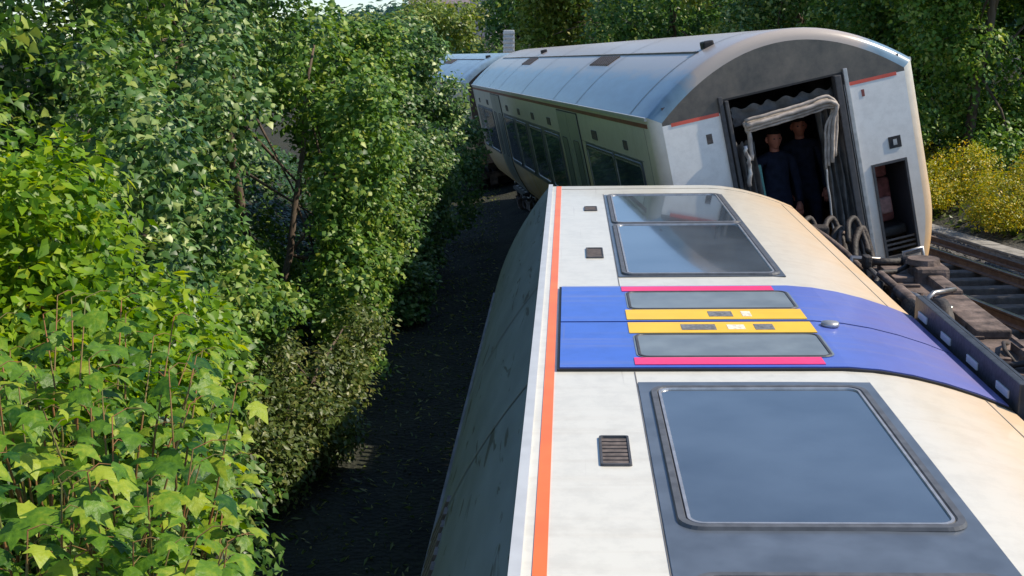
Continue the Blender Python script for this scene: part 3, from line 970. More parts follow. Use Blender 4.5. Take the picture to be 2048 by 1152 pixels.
# gangway: torn bellows, folded canvas frame hanging askew
gw = bpy.data.objects.new('gangway', None); C.objects.link(gw); gw.parent = coach_b
def folded(name, pts, rad, material, parent, jit=.008, n=8):
    fine = []
    pts = [Vector(p) for p in pts]
    for i in range(len(pts) - 1):
        for k in range(6):
            fine.append(pts[i].lerp(pts[i + 1], k / 6))
    fine.append(pts[-1])
    # smooth the corners
    for _ in range(2):
        fine = [fine[0]] + [(fine[i - 1] + fine[i] * 2 + fine[i + 1]) / 4 for i in range(1, len(fine) - 1)] + [fine[-1]]
    fine = [p + Vector((random.uniform(-jit, jit), random.uniform(-jit, jit), random.uniform(-jit, jit))) for p in fine]
    mb = MB().tube(fine, [rad * random.uniform(.94, 1.06) for _ in fine], n)
    return mb.build(name, material, parent, True)
for k, (dz, dy, rr) in enumerate(((0, -.10, .018), (-.05, -.13, .022), (-.115, -.09, .014), (-.045, -.05, .030), (-.085, -.11, .016))):
    folded('canvas_fold', [(-.47, dy, 2.02 + dz), (-.2, dy - .01, 2.035 + dz), (.12, dy, 2.05 + dz), (.40, dy, 2.08 + dz), (.49, dy, 2.0 + dz * .5), (.465 + dz, dy + .02, 1.80), (.40 + dz, dy + .04, 1.46 + dz)], rr, M['beige'], gw, .004)
folded('canvas_fold', [(-.47, -.08, 2.0), (-.44, -.08, 1.84), (-.46, -.07, 1.62)], .024, M['beige'], gw, .006)
folded('canvas_fold', [(-.52, -.10, 1.78), (-.50, -.10, 1.62), (-.53, -.08, 1.36)], .022, M['trim'], gw, .01)
def curtain(name, x0, x1, z0, z1, y, amp, waves, sk, material):
    v, f = [], []
    nxx, nz = 48, 10
    for j in range(nz + 1):
        z = z0 + (z1 - z0) * j / nz
        for i in range(nxx + 1):
            t = i / nxx
            v.append((x0 + (x1 - x0) * t + sk * (1 - j / nz) + .01 * math.sin(j * 1.7 + i * .3), y + amp * math.sin(t * waves * 2 * math.pi + .3 * math.sin(j * .9)), z + .02 * math.sin(i * .8) * (j == nz)))
    for j in range(nz):
        for i in range(nxx):
            a = j * (nxx + 1) + i
            f.append((a, a + 1, a + nxx + 2, a + nxx + 1))
    return link(name, v, f, material, gw, True)
curtain('bellows', .30, .55, .02, 2.02, .02, .035, 4, -.02, M['bellow'])
curtain('bellows', -.56, -.38, .02, 1.80, .0, .03, 3, -.02, M['bellow'])
curtain('bellows', -.54, .54, 1.96, 2.14, .08, .03, 3, 0, M['bellow'])
MB().box(-.40, -.32, .12, .16, .05, 1.52, .006).build('door_edge', M['teal'], gw)
folded('strap', [(.30, -.02, 1.4), (.27, -.04, .9), (.26, -.04, .4), (.28, -.03, .05)], .012, M['trim'], gw, .004, 6)
# cab seat seen through the right-hand opening
seat = thing('cab_seat', 'dull red padded seat behind the end window of the leaning coach', 'seat', mtx=MBm)
ssm = MB().box(.86, 1.12, .42, .52, .56, 1.04, .04)
ssm.build('backrest', M['seatred'], seat, True)
MB().box(.90, 1.10, .40, .50, 1.05, 1.20, .04).build('headrest', M['seatred'], seat, True)
MB().box(.94, 1.08, .34, .42, .66, .84, .03).build('cushion', M['seatpink'], seat, True)
MB().box(.84, 1.14, .20, .55, .44, .55, .03).build('seat_pad', M['rustdark'], seat, True)
MB().cyl((.99, .45, .03), (.99, .45, .44), .05, .05, 10).build('pedestal', M['rustdark'], seat, True)
# coupler, buffers beam and jumper cables under the end
cp = MB().box(-1.1, 1.1, -.02, .12, -.30, -.02, .015)
cp.build('headstock', M['rustdark'], coach_b)
k_ = MB().cyl((.0, .1, -.28), (.0, -.42, -.28), .10, .10, 14).box(-.17, .17, -.62, -.40, -.45, -.10, .04).cyl((.1, -.62, -.28), (.1, -.72, -.28), .07, .03, 12)
k_.build('coupler', M['steel'], coach_b)
bx = MB().box(.58, .98, -.42, -.03, -.10, .14, .03).box(.70, .88, -.46, -.06, .14, .25, .02)
bx.build('coupling_box', M['rust'], coach_b)
fr = MB().tube([(.92, -.10, .10), (.92, -.14, .33), (1.12, -.14, .34), (1.13, -.12, .06)], .022, 8)
fr.build('hand_rail', M['trim'], coach_b, True)
for i, x in enumerate((.42, .55, .68, .95, 1.05)):
    folded('jumper_cable', [(x, -.02, .03), (x + .02, -.16, -.06), (x + .08, -.24, -.22), (x - .05, -.16, -.34), (x - .12, -.03, -.22)], .022, M['rustdark'] if i % 2 else M['trim'], coach_b, .004, 8)

# --- the third coach, only its roof in sight
MCm = pose((0.34, 34.15, 1.86), R(13.0), 0, R(-8))
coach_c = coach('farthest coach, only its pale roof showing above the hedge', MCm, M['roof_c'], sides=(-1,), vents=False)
end_wall(coach_c, 0, [], material=M['black'])
end_wall(coach_c, LEN, [])

# ------------------------------------------------------------------ people in the gangway
def person(label, base, yaw, height, lean, hair_len):
    """standing adult in navy clothes; one skinned body, head with features, hands with fingers"""
    k = height / 1.75
    root = thing('person', label, 'person', mtx=Matrix.Translation(base) @ Matrix.Rotation(yaw, 4, 'Z') @ Matrix.Rotation(lean, 4, 'Y'))
    # faces -y
    V = [(0, 0, .95), (0, .0, 1.12), (0, .01, 1.30), (0, .01, 1.43), (0, 0, 1.50),
         (-.19, .01, 1.41), (-.24, .02, 1.13), (-.20, -.10, .92),
         (.19, .01, 1.41), (.25, .02, 1.13), (.22, -.10, .92),
         (-.10, 0, .88), (-.11, -.01, .48), (-.12, .02, .08), (-.12, -.12, .045),
         (.10, 0, .88), (.11, -.01, .48), (.12, .02, .08), (.12, -.12, .045)]
    E_ = [(0, 1), (1, 2), (2, 3), (3, 4), (3, 5), (5, 6), (6, 7), (3, 8), (8, 9), (9, 10), (0, 11), (11, 12), (12, 13), (13, 14), (0, 15), (15, 16), (16, 17), (17, 18)]
    RR = [(.16, .11), (.15, .10), (.17, .11), (.12, .085), (.055, .055), .068, .050, .038, .068, .050, .038, .095, .062, .046, .04, .095, .062, .046, .04]
    me = bpy.data.meshes.new('body')
    bm = bmesh.new()
    ly = bm.verts.layers.skin.verify()
    vs = [bm.verts.new(Vector(v) * k) for v in V]
    for a, b in E_:
        bm.edges.new((vs[a], vs[b]))
    for v, r in zip(vs, RR):
        r = r if hasattr(r, '__len__') else (r, r)
        v[ly].radius = (r[0] * k, r[1] * k)
    vs[0][ly].use_root = True
    bm.to_mesh(me); bm.free()
    o = bpy.data.objects.new('body', me); C.objects.link(o); o.parent = root
    o.modifiers.new('skin', 'SKIN').use_smooth_shade = True
    ss = o.modifiers.new('sub', 'SUBSURF'); ss.levels = 2; ss.render_levels = 2
    me.materials.append(M['navy'])
    # head: shaped sphere
    hb = bmesh.new()
    bmesh.ops.create_uvsphere(hb, u_segments=28, v_segments=20, radius=1)
    for v in hb.verts:
        x, y, z = v.co
        w = .078 * (1 - .22 * max(0, -z)) 
        d = .098
        px, py, pz = x * w, y * d, z * .118
        if y < 0:                                     # face: brow, nose, chin, mouth
            g = math.exp(-((x / .16) ** 2))
            py -= .022 * g * math.exp(-((z + .12) / .22) ** 2)
            py -= .010 * math.exp(-((x / .35) ** 2)) * math.exp(-((z + .85) / .2) ** 2)
            py += .010 * math.exp(-(((abs(x) - .38) / .16) ** 2)) * math.exp(-((z - .06) / .14) ** 2)
            py += .006 * math.exp(-((x / .3) ** 2)) * math.exp(-((z + .52) / .06) ** 2)
        v.co = Vector((px, py, pz + 1.635)) * k
    hm = bpy.data.meshes.new('head'); hb.to_mesh(hm); hb.free()
    hm.materials.append(M['skin'])
    hm.polygons.foreach_set('use_smooth', [True] * len(hm.polygons))
    head = bpy.data.objects.new('head', hm); C.objects.link(head); head.parent = root
    MB().cyl(Vector((0, .012, 1.46)) * k, Vector((0, .008, 1.56)) * k, .056 * k, .052 * k, 14).build('neck', M['skin'], head, True)
    for sx in (-1, 1):
        MB().tube([Vector((sx * .076, .012, 1.60)) * k, Vector((sx * .086, .016, 1.635)) * k, Vector((sx * .078, .014, 1.665)) * k], [.010 * k, .016 * k, .010 * k], 8).build('ear', M['skin'], head, True)
        MB().tube([Vector((sx * .032 - .010, -.089, 1.645)) * k, Vector((sx * .032, -.093, 1.645)) * k, Vector((sx * .032 + .010, -.089, 1.645)) * k], [.003 * k, .007 * k, .003 * k], 8).build('eye', M['eye'], head, True)
    hr = bmesh.new()
    bmesh.ops.create_uvsphere(hr, u_segments=28, v_segments=20, radius=1)
    dele = [v for v in hr.verts if (v.co.z < .42 and v.co.y < -.1) or v.co.z < -.15 - hair_len]
    bmesh.ops.delete(hr, geom=dele, context='VERTS')
    for v in hr.verts:
        x, y, z = v.co
        j = 1 + random.uniform(-.02, .03)
        v.co = Vector((x * .085 * j, y * .107 * j + .003, z * .127 * j + 1.638)) * k
    rm = bpy.data.meshes.new('hair'); hr.to_mesh(rm); hr.free(); rm.materials.append(M['hair'])
    ro = bpy.data.objects.new('hair', rm); C.objects.link(ro); ro.parent = head
    for sx in (-1, 1):
        wx, wy, wz = sx * .21, -.10, .915
        hnd = MB().tube([Vector((wx, wy, wz)) * k, Vector((wx, wy - .02, wz - .04)) * k, Vector((wx, wy - .03, wz - .085)) * k], [.026 * k, .036 * k, .034 * k], 10)
        for fi, (ox, ln_) in enumerate(((-.027, .066), (-.009, .078), (.009, .073), (.027, .058))):
            p0 = Vector((wx + ox, wy - .03, wz - .08)) * k
            hnd.tube([p0, p0 + Vector((0, -.008, -ln_ * .5)) * k, p0 + Vector((0, .008, -ln_)) * k], [.009 * k, .0085 * k, .007 * k], 8)
        p0 = Vector((wx - sx * .028, wy - .022, wz - .03)) * k
        hnd.tube([p0, p0 + Vector((-sx * .022, -.02, -.03)) * k, p0 + Vector((-sx * .022, -.022, -.06)) * k], [.012 * k, .010 * k, .008 * k], 8)
        hnd.build('hand', M['skin'], root, True)
    return root

pb = MBm @ Vector((-.06, .95, .04)); pc = MBm @ Vector((.42, 1.3, .04))
person('person in navy clothes at the left of the open gangway doorway, looking out', pb, R(10), 1.72, R(-6), .2)
person('person in navy clothes standing behind the other, at the right inside the gangway', pc, R(0), 1.74, R(-8), .0)

# ------------------------------------------------------------------ vegetation
T_MAPLE = (np.array([(0, .36, .07), (0, 0, 0), (.20, .02, .03), (.42, .06, -.05), (.34, .22, .03), (.62, .46, -.12), (.34, .50, .02), (.26, .64, -.02), (0, 1.0, -.22),
                     (-.26, .64, -.02), (-.34, .50, .02), (-.62, .46, -.10), (-.34, .22, .03), (-.42, .06, -.05), (-.20, .02, .03)]),
           [(0, i, i + 1) for i in range(1, 14)] + [(0, 14, 1)])
T_LOBE = (np.array([(0, .38, .04), (0, 0, 0), (.46, .14, -.03), (.24, .44, .0), (0, 1.0, -.10), (-.24, .44, .0), (-.46, .14, -.03)]),
          [(0, 1, 2), (0, 2, 3), (0, 3, 4), (0, 4, 5), (0, 5, 6), (0, 6, 1)])
T_OVAL = (np.array([(0, 0, 0), (.27, .42, .05), (0, 1.0, -.06), (-.27, .42, .05), (0, .45, -.02)]),
          [(0, 1, 4), (1, 2, 4), (4, 2, 3), (0, 4, 3)])
T_QUAD = (np.array([(0, 0, 0), (.33, .45, .05), (0, 1.0, -.06), (-.33, .45, .05)]), [(0, 1, 2), (0, 2, 3)])
T_KITE = (np.array([(0, .40, .05), (0, 0, 0), (.40, .26, -.02), (0, 1.0, -.10), (-.40, .26, -.02)]), [(0, 1, 2), (0, 2, 3), (0, 3, 4), (0, 4, 1)])
T_SLIM = (np.array([(0, 0, 0), (.13, .40, .03), (0, 1.0, -.10), (-.13, .40, .03)]), [(0, 1, 2), (0, 2, 3)])

def leaves(name, pos, nrm, size, tone, tmpl, material, parent):
    tv_, tf_ = tmpl
    n = len(pos)
    nrm = nrm / np.linalg.norm(nrm, axis=1, keepdims=True)
    rnd = rng.normal(size=(n, 3))
    t = np.cross(nrm, rnd); t /= np.linalg.norm(t, axis=1, keepdims=True)
    b = np.cross(nrm, t)
    # let the tips hang: pick the in-plane axis that points down more often
    down = b[:, 2] > 0.15
    b[down] *= -1; t[down] *= -1
    V = pos[:, None, :] + size[:, None, None] * (tv_[None, :, 0, None] * t[:, None, :] + tv_[None, :, 1, None] * b[:, None, :] + tv_[None, :, 2, None] * nrm[:, None, :])
    k = len(tv_)
    Fa = (np.array(tf_)[None] + (np.arange(n) * k)[:, None, None]).reshape(-1, 3)
    me = bpy.data.meshes.new(name)
    me.vertices.add(n * k); me.loops.add(len(Fa) * 3); me.polygons.add(len(Fa))
    me.vertices.foreach_set('co', V.reshape(-1).astype(np.float32))
    me.loops.foreach_set('vertex_index', Fa.reshape(-1).astype(np.int32))
    me.polygons.foreach_set('loop_start', np.arange(0, len(Fa) * 3, 3, dtype=np.int32))
    me.update(calc_edges=True)
    a = me.attributes.new('tone', 'FLOAT', 'POINT')
    tv_t = np.repeat(tone, k).reshape(n, k) + rng.normal(size=(n, k)) * .05
    if k > 4:
        tv_t[:, 0] += .10
    a.data.foreach_set('value', np.clip(tv_t, 0, 1).reshape(-1).astype(np.float32))
    me.materials.append(material)
    o = bpy.data.objects.new(name, me); C.objects.link(o); o.parent = parent
    return o

def crown_points(lobes, ncl, per, spread, shell=.45, clump=False):
    """cluster centres on bumpy ellipsoid lobes, then leaves round each centre"""
    if clump:
        ncl, per, spread, shell = int(ncl * .46), int(per * 1.9), spread * .95, .3
    L = np.array(lobes, float)
    area = (L[:, 3] * L[:, 4] + L[:, 4] * L[:, 5] + L[:, 3] * L[:, 5])
    li = rng.choice(len(L), ncl, p=area / area.sum())
    d = rng.normal(size=(ncl, 3)); d /= np.linalg.norm(d, axis=1, keepdims=True)
    ph = rng.uniform(0, 6.28, (len(L), 3))[li]
    bump = 1 + .16 * np.sin(4.2 * d[:, 0] + ph[:, 0]) * np.sin(3.7 * d[:, 2] + ph[:, 1]) + .10 * np.sin(9 * d[:, 1] + ph[:, 2]) * np.sin(8 * d[:, 2] + ph[:, 0])
    rr = (1 - shell * rng.random(ncl) ** 1.6) * bump
    c = L[li, :3] + d * L[li, 3:6] * rr[:, None]
    q = rng.normal(size=(ncl * per, 3)); q /= np.linalg.norm(q, axis=1, keepdims=True)
    q *= (rng.random((ncl * per, 1)) ** .5) * spread
    pos = np.repeat(c, per, 0) + q
    out = np.repeat(d, per, 0)
    ct = np.repeat(rng.random(ncl), per)
    tone = np.clip(.5 * ct + .5 * rng.random(ncl * per), 0, 1) ** 1.3
    return pos, out, tone

def trunk(name, base, top, r, limbs, parent, material):
    mb = MB()
    base, top = Vector(base), Vector(top)
    n = 7
    pts = [base.lerp(top, i / (n - 1)) + Vector((random.uniform(-.06, .06), random.uniform(-.06, .06), 0)) * (i > 0) for i in range(n)]
    pts[0].z -= .15
    mb.tube(pts, [r * (1 - .75 * i / (n - 1)) for i in range(n)], 9)
    if len(limbs) > 9:
        limbs = random.sample(list(limbs), 9)
    for p in limbs:
        s = pts[random.randint(2, 5)]
        e = Vector(p)
        m1 = s.lerp(e, .5) + Vector((random.uniform(-.15, .15), random.uniform(-.15, .15), random.uniform(0, .2)))
        mb.tube([s, m1, e], [r * .34, r * .2, r * .06], 6)
    return mb.build(name, material, parent, True)

def tree(name, label, cat, x, y, lobes, ncl, per, spread, size, tmpl, leafm, group, bark='bark', tr=.09, upw=.75, floor=True):
    """lobes in world coordinates (cx, cy, cz, rx, ry, rz)"""
    z = ground_z(x, y)
    root = thing(name, label, cat, loc=(x, y, z), group=group)
    L = [(a - x, b - y, c - z, d, e, f) for a, b, c, d, e, f in lobes]
    pos, out, tone = crown_points(L, ncl, per, spread, clump=(name in ('hedge_tree', 'ivy_bush')))
    if floor:
        keep = pos[:, 2] > .08
        pos, out, tone = pos[keep], out[keep], tone[keep]
    if group == G:                               # shaded backs of the hedge carry fewer leaves
        keep = (out[:, 0] > -.45) | (rng.random(len(out)) < .35)
        pos, out, tone = pos[keep], out[keep], tone[keep]
    nr = out * .5 + np.array([.22, -.12, upw]) + rng.normal(size=out.shape) * .6
    sz = size * rng.uniform(.6, 1.25, len(pos))
    leaves('crown', pos, nr, sz, tone, tmpl, LM[leafm], root)
    hi = max(L, key=lambda q: q[2])
    trunk('trunk', (0, 0, 0), (hi[0] * .6, hi[1] * .6, max(.4, hi[2])), tr, [(q[0], q[1], q[2] + .2 * q[5]) for q in L], root, M[bark])
    return root

G = 'hedgerow trees and shrubs left of the railway'
def lob(cx, cy, z0, z1, r, n, sr, seed):
    """n lobes of radius about sr scattered in an upright block"""
    rr = random.Random(seed)
    out = []
    for i in range(n):
        a = rr.uniform(0, 6.28); q = r * math.sqrt(rr.random())
        s = sr * rr.uniform(.7, 1.25)
        out.append((cx + q * math.cos(a), cy + q * math.sin(a) * 1.1, rr.uniform(z0 + s * .6, z1 - s * .6), s, s * 1.1, s * rr.uniform(.8, 1.15)))
    return out

def wall_lob(cx, cy, z0, z1, rx, ry, n, sr, seed):
    """lobes spread over an upright block longer along the railway than deep, so neighbours grow into each other"""
    rr = random.Random(seed)
    out = []
    for i in range(n):
        s_ = sr * rr.uniform(.6, 1.4)
        z = z0 + (z1 - z0) * (i + rr.random()) / n
        out.append((cx + rx * rr.uniform(-1, 1), cy + ry * rr.uniform(-1, 1), z, s_, s_ * 1.2, s_ * rr.uniform(.8, 1.5)))
    return out

def hollow(lobes):
    return [q for q in lobes if not (11.8 < q[1] < 19.5 and 1.9 < q[2] < 4.1 and -4.3 < q[0] < -2.3 - max(0, q[1] - 14) * .22)]

# --- left: near sapling with large leaves
def sapling():
    x, y = -1.75, 4.7
    z = ground_z(x, y)
    root = thing('sycamore_sapling', 'young sycamore with big yellow-green leaves on red stems, nearest the viewer', 'sapling', loc=(x, y, z), group=G)
    mb = MB()
    P, Nn, Sz, Tn = [], [], [], []
    rr = random.Random(5)
    tips = []
    for i in range(140):
        py = rr.uniform(3.2, 5.5)
        px = rr.uniform(-.45 * py - .5, -.205 * py - .10)
        top = 3.66 - .62 * max(0, (px + 1.5)) - .10 * max(0, 4.2 - py) - .20 * max(0, py - 4.5)
        tips.append(Vector((px, py, top - rr.random() ** 1.3 * 1.15)))
    O = Vector((x, y, z))
    for e in tips:
        s = Vector((-1.75 + (e.x + 1.75) * .6, 4.7 + (e.y - 4.7) * .6, e.z - rr.uniform(.7, 1.1)))
        m1 = s.lerp(e, .55) + Vector((rr.uniform(-.08, .08), rr.uniform(-.08, .08), -.03))
        mb.tube([p - O for p in (s, m1, e)], [.007, .005, .0022], 5)
        tone0 = rr.gauss(.46, .24)
        for k in range(11):
            t = 1 - .6 * (k / 11) ** 1.1
            b = m1.lerp(e, (t - .4) / .6) if t > .4 else m1
            ang = k * 2.4 + rr.random()
            ln = rr.uniform(.05, .13)
            c = b + Vector((math.cos(ang) * ln, math.sin(ang) * ln, rr.uniform(-.015, .03)))
            if k % 3 == 0:
                mb.tube([q - O for q in (b, b.lerp(c, .5) + Vector((0, 0, .015)), c)], [.0022, .0018, .0012], 4, False)
            P.append(c - O)
            Nn.append(Vector((math.cos(ang) * .38 + .16, math.sin(ang) * .38 - .12, 1)) + Vector((rr.gauss(0, .2), rr.gauss(0, .2), 0)))
            Sz.append(rr.uniform(.055, .13) * (1 if k > 1 else .7))
            Tn.append(min(1, max(0, tone0 + rr.gauss(0, .18))))
    mb.tube([(0, 0, -.15), (.03, 0, .8), (0, .05, 1.7)], [.04, .032, .018], 8)
    mb.build('trunk', M['redstem'], root, True)
    leaves('crown', np.array(P), np.array(Nn), np.array(Sz), np.array(Tn), T_MAPLE, LM['sapling'], root)
sapling()

tree('elder_bush', 'tall bright yellow-green feathery bush at the left edge', 'bush', -2.75, 6.6,
     [(-2.55, 6.5, 3.62, .50, .65, .50), (-2.2, 6.2, 3.0, .42, .6, .55), (-3.0, 6.4, 3.2, .55, .7, .8), (-1.95, 6.0, 2.4, .45, .5, .5), (-2.5, 6.1, 2.3, .6, .6, .8), (-2.35, 5.8, 2.8, .4, .45, .5), (-2.85, 6.0, 3.75, .35, .4, .45), (-1.85, 6.6, 2.9, .3, .4, .45)],
     1500, 16, .17, .082, T_OVAL, 'bright', G, 'redstem', .05)
tree('elder_bush', 'low green bush below the feathery one, behind the sapling', 'bush', -2.15, 5.6,
     [(-2.2, 5.5, 2.0, .6, .6, .7), (-1.7, 5.3, 1.6, .5, .6, .6), (-1.9, 5.9, 2.3, .4, .5, .5), (-2.6, 5.0, 2.2, .5, .6, .8), (-1.75, 6.6, 1.9, .4, .6, .6)],
     1500, 8, .13, .075, T_LOBE, 'dark', G, 'redstem', .04)
tree('hedge_tree', 'dark leafy tree in the top left corner', 'tree', -5.0, 10.0,
     wall_lob(-4.6, 9.6, 2.2, 6.6, 1.6, 2.6, 44, .48, 11), 6600, 7, .19, .085, T_LOBE, 'sycamore', G)
tree('hedge_tree', 'shaded tree standing behind the top left of the hedge', 'tree', -7.6, 14.5,
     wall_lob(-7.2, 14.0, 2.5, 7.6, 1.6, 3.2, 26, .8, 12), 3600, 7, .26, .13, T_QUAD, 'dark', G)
tree('hedge_tree', 'dark tree in mid hedge above a black hollow', 'tree', -4.4, 14.0,
     hollow(wall_lob(-3.8, 13.6, 3.9, 6.4, 1.2, 2.2, 30, .42, 23) + wall_lob(-5.0, 15.5, .9, 4.2, .45, 3.2, 22, .5, 24)), 6400, 7, .19, .085, T_KITE, 'dark', G, tr=.06)
tree('hedge_tree', 'tall green tree whose top meets the sky, right of the black hollow', 'tree', -3.9, 18.5,
     hollow(wall_lob(-4.3, 18.0, 3.3, 6.4, 1.0, 1.8, 20, .45, 33) + wall_lob(-3.0, 18.0, .6, 4.7, 1.0, 2.4, 38, .42, 34)), 8000, 7, .19, .09, T_KITE, 'sycamore', G)
tree('hedge_tree', 'green tree at the right end of the hedge, beside the far coaches', 'tree', -3.0, 24.5,
     wall_lob(-2.4, 23.4, .5, 4.7, .95, 2.2, 36, .42, 44) + [(-1.3, 24.5, 3.75, .45, .5, .40), (-1.35, 24.2, 3.05, .42, .5, .45), (-2.05, 24.6, 4.3, .45, .5, .4), (-1.5, 23.6, 2.3, .45, .5, .5), (-1.6, 23.2, 1.5, .5, .6, .5), (-2.4, 24.5, 4.8, .6, .6, .5), (-1.2, 26.5, 1.6, .6, .8, .9), (-1.0, 27.5, 2.6, .5, .8, .7)],
     8600, 7, .19, .09, T_KITE, 'dark', G)
tree('hedge_tree', 'lighter tree behind the hedge, left of the patch of sky', 'tree', -6.2, 22.5,
     wall_lob(-6.0, 22.5, 2.5, 7.2, 1.3, 1.6, 18, .65, 45), 3600, 7, .22, .11, T_KITE, 'sycamore', G)
tree('ivy_bush', 'shaded bush deep inside the black hollow of the hedge', 'bush', -5.3, 19.0,
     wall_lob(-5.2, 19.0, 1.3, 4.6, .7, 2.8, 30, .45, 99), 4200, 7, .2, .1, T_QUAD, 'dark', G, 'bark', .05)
tree('ivy_bush', 'ivy-green bush hanging over the dark gap in mid hedge', 'bush', -3.0, 15.2,
     wall_lob(-2.0, 16.0, .3, 4.7, .32, 2.1, 44, .33, 55), 6800, 7, .16, .078, T_KITE, 'sycamore', G, 'bark', .06)
tree('ivy_bush', 'green bush between the feathery bush and the hollow', 'bush', -3.5, 9.6,
     wall_lob(-3.0, 9.4, .8, 4.1, .55, 1.6, 24, .34, 66), 4200, 7, .15, .078, T_LOBE, 'dark', G, 'bark', .06)
tree('ivy_bush', 'green bush low in the hedge behind the sapling', 'bush', -3.2, 11.6,
     wall_lob(-2.7, 11.2, .3, 2.7, .5, 1.8, 20, .33, 77), 3900, 7, .15, .078, T_KITE, 'sycamore', G, 'bark', .06)
tree('dry_bush', 'low olive bush with fine leaves at the edge of the dark gap', 'bush', -2.15, 11.3,
     [(-1.95, 11.2, 1.25, .30, .45, .30), (-1.72, 12.0, 1.40, .26, .5, .35), (-2.1, 10.7, .95, .30, .4, .30), (-1.85, 11.6, .85, .24, .4, .25), (-2.3, 11.6, 1.65, .26, .5, .35), (-1.85, 12.8, 1.2, .3, .5, .35), (-1.55, 12.6, 1.75, .22, .4, .25), (-2.2, 10.9, .45, .26, .4, .26), (-1.95, 12.0, .45, .25, .5, .3), (-1.6, 11.4, 1.1, .15, .3, .2), (-2.3, 10.4, 1.4, .2, .3, .25)],
     2300, 8, .17, .062, T_OVAL, 'olive', G, 'bark', .04)
tree('ivy_bush', 'small green bush at the hedge foot near the end of the leaning coach', 'bush', -2.6, 20.4,
     wall_lob(-2.0, 19.8, .3, 3.0, .45, 1.8, 18, .34, 88), 3600, 7, .16, .08, T_KITE, 'dark', G, 'bark', .05)
# bank behind the hedge: ivy ground cover
n = 26000
yy_ = rng.uniform(3, 34, n); xx_ = -2.6 - rng.random(n) * 5.5
zz_ = np.array([ground_z(a, b) for a, b in zip(xx_, yy_)]) + rng.random(n) * .12
gcover = leaves('ivy_ground_cover', np.stack([xx_, yy_, zz_], 1), np.tile([.3, -.1, 1.], (n, 1)) + rng.normal(size=(n, 3)) * .4, rng.uniform(.06, .13, n), rng.random(n) * .35, T_KITE, LM['dark'], None)
gcover['kind'] = 'stuff'
tag(gcover, 'ivy and weeds covering the bank under the hedge', 'ground cover')
# sparse weeds in the shaded gap
n = 5000
yy_ = rng.uniform(8, 40, n); xx_ = -2.6 + rng.random(n) * 2.3
zz_ = np.array([ground_z(a, b) for a, b in zip(xx_, yy_)])
wd = leaves('weeds', np.stack([xx_, yy_, zz_ + .03], 1), rng.normal(size=(n, 3)) * .6 + np.array([0, 0, .8]), rng.uniform(.04, .12, n), rng.random(n), T_SLIM, LM['olive'], None)
wd['kind'] = 'stuff'
tag(wd, 'sparse weeds and litter on the shaded ground beside the coaches', 'weeds')

# --- right: yellow shrubs at the foot of the bank, tree wall behind
G2 = 'yellow flowering shrubs on the right bank'
for (lb, d, y, s) in (('golden flowering shrub at the right edge above the cable trough', 12.55, 24.2, 1.0),
                      ('golden shrub just right of the leaning coach', 12.5, 27.2, .9),
                      ('golden-green shrub half hidden behind the corner of the leaning coach', 12.7, 31.0, .9)):
    x = at_lat(d, y); z = ground_z(x, y)
    tree('yellow_shrub', lb, 'shrub', x, y, [(x - .1, y, z + .55 * s, .75 * s, 1.0, .6 * s), (x + .7, y + .3, z + .85 * s, .7, .9, .7 * s), (x - .5, y - .6, z + .35, .5, .6, .4)],
         1500, 8, .13, .06, T_OVAL, 'gorse', G2, 'bark', .03)
G3 = 'trees along the right side of the railway'
wall = [  # label, lateral, depth, crown lobes (bottom, top, radius, count, lobe size), leaves, leaf size, material
    ('dark tree with pale hanging leaves at the right edge of the picture', 14.6, 30.5, (1.2, 9.0, 2.1, 44, .75), 8500, .13, 'sycamore'),
    ('dark tree with deep shade, immediately right of the leaning coach', 15.4, 35.5, (1.6, 9.5, 2.2, 40, .8), 7000, .14, 'far'),
    ('dark green tree behind the roof corner of the leaning coach', 14.8, 41, (2.0, 9.5, 2.4, 34, .9), 5200, .16, 'dark'),
    ('pale brownish-green tree behind the middle of the leaning roof', 15.0, 47, (2.0, 10.5, 2.5, 16, 1.2), 2800, .20, 'farpale'),
    ('dark green tree left of the brownish one behind the roof', 15.2, 56, (2.0, 11, 2.8, 16, 1.3), 2600, .24, 'far'),
    ('bright green drooping tree above the joint of the far coaches', 14.8, 68, (1.8, 12, 3.2, 18, 1.4), 2600, .28, 'farpale'),
    ('dark bushy tree behind the pale signal box', 15.0, 80, (1.6, 11, 3.2, 16, 1.5), 2200, .32, 'far'),
    ('green tree left of the signal box, beyond the farthest coach', 14.5, 92, (1.2, 9.0, 3.6, 16, 1.5), 2200, .34, 'farpale'),
    ('olive rounded tree over the farthest coach roof', 14.0, 104, (1.2, 7.6, 3.8, 16, 1.5), 2200, .36, 'farpale'),
    ('low olive tree under the open sky beyond the hedge', 13.5, 114, (1.0, 6.8, 3.8, 16, 1.5), 2000, .38, 'far'),
    ('leftmost far tree peeping out beside the hedge top', 13.5, 124, (1.0, 7.2, 4.2, 16, 1.6), 2000, .38, 'farpale'),
]
for i, (lb, d, y, (z0, z1, r, n_, sr), ncl, ls, lm) in enumerate(wall):
    x = at_lat(d - curve_shift(y), y)
    g0 = ground_z(x, y) - 1.6
    tree('bank_tree', lb, 'tree', x, y, lob(x, y, z0 + g0 * .6, z1, r, n_, sr, 200 + i), ncl, 6, ls * 2.0, ls, T_KITE if y < 45 else T_QUAD, lm, G3, 'bark', .14)
# second row closing the gaps
for i, (d, y) in enumerate(((19.5, 37), (19, 43), (19, 50), (20, 60), (21, 72))):
    x = at_lat(d - curve_shift(y), y)
    tree('bank_tree', ['tall dark tree at the back, far right', 'tall dark tree at the back, right of the coach corner', 'tall tree at the back over the coach corner', 'tall tree at the back over the middle of the roof', 'tall tree at the back left of the brownish tree'][i], 'tree', x, y,
         lob(x, y, 3.2, 12.5, 3.0, 16, 1.6, 300 + i), 2200, 6, .45, .26, T_QUAD, 'far', G3, 'bark', .18)

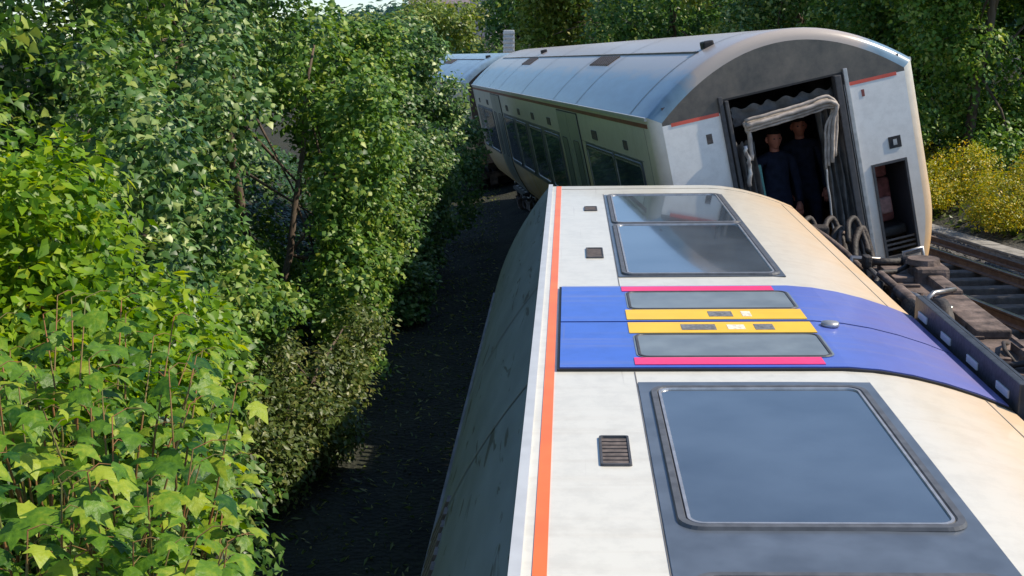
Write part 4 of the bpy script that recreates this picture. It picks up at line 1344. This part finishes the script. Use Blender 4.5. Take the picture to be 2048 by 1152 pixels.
for (lb, d, y) in (('tree beside the track, right of the bogie, unseen, added for its shade', 14.6, 16.6), ('tree beside the track, nearest on the right, unseen, added for its shade', 14.4, 13.2), ('tree beside the track, just right of the golden shrubs, unseen, added for its shade', 15.6, 19.6)):  # trees out of view, added to shade the track
    x = at_lat(d, y)
    tree('bank_tree', lb, 'tree', x, y, lob(x, y, 2.0, 8.3, 1.7, 14, .9, int(y * 10)), 2600, 6, .3, .2, T_QUAD, 'far', G3, 'bark', .14)

n = 14000
yy_ = rng.uniform(11, 42, n); dd_ = 12.0 + rng.random(n) * 8
xx_ = np.array([at_lat(d_ - curve_shift(y_), y_) for d_, y_ in zip(dd_, yy_)])
zz_ = np.array([ground_z(a, b) for a, b in zip(xx_, yy_)]) + rng.random(n) * .15
rb = leaves('bank_grass', np.stack([xx_, yy_, zz_], 1), rng.normal(size=(n, 3)) * .6 + np.array([-.2, 0, .8]), rng.uniform(.08, .22, n), rng.random(n) * .8, T_QUAD, LM['olive'], None)
rb['kind'] = 'stuff'
tag(rb, 'rough grass and weeds covering the bank right of the track', 'grass')

# --- far hill: wood as one mass, a few houses
hp, hn, ht = [], [], []
for i in range(420):
    x = random.uniform(-95, 90); y = random.uniform(190, 330)
    z = ground_z(x, y)
    r = random.uniform(1.8, 3.4)
    p, o_, t_ = crown_points([(x, y, z + r * 1.1, r, r, r * 1.15)], 60, 3, 1.2)
    hp.append(p); hn.append(o_); ht.append(t_)
hp = np.concatenate(hp); hn = np.concatenate(hn); ht = np.concatenate(ht)
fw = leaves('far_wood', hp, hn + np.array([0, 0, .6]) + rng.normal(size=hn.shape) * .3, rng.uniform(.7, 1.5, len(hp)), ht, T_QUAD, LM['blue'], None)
fw['kind'] = 'stuff'
tag(fw, 'distant wood tinted blue for haze on the hill under the sky', 'wood')
def house(label, x, y, w, h):
    z = ground_z(x, y)
    root = thing('house', label, 'house', loc=(x, y, z), group='houses on the far hill')
    MB().box(-w / 2, w / 2, -3, 3, -.5, h).build('wall', M['brick'], root)
    link('roof', [(-w / 2 - .3, -3.4, h), (w / 2 + .3, -3.4, h), (w / 2 + .3, 3.4, h), (-w / 2 - .3, 3.4, h), (-w / 2 - .3, 0, h + 2.4), (w / 2 + .3, 0, h + 2.4)],
         [(0, 1, 5, 4), (2, 3, 4, 5), (0, 4, 3), (1, 2, 5), (3, 2, 1, 0)], M['tile'], root)
    for k in (-1, 1):
        for hh in (1.2, 3.8):
            if hh + 1.3 < h:
                MB().box(k * w * .25 - .6, k * w * .25 + .6, -3.04, -2.99, hh, hh + 1.2).build('window', M['glass'], root)
house('small pale house on the far hill, the left one', -10.5, 186, 8, 5.6)
house('small pinkish house on the far hill, the right one', -7.0, 205, 9, 6.0)

# --- lineside signal beyond the coach joint
sx_, sy_ = -.113, 47.0
sz_ = ground_z(sx_, sy_)
sig = thing('lineside_signal', 'pale grey ribbed signal box on a post beyond the joint of the far coaches', 'signal', loc=(sx_, sy_, sz_))
top_ = 5.55 - sz_
MB().cyl((0, 0, -.2), (0, 0, top_ - .8), .07, .06, 12).build('post', M['signal'], sig, True)
hd = MB().box(-.20, .20, -.14, .14, top_ - .85, top_, .03).build('signal_head', M['signal'], sig)
for k in range(5):
    MB().box(-.22, .22, -.18, -.14, top_ - .80 + k * .16, top_ - .72 + k * .16, .01).build('rib', M['trim'], hd)
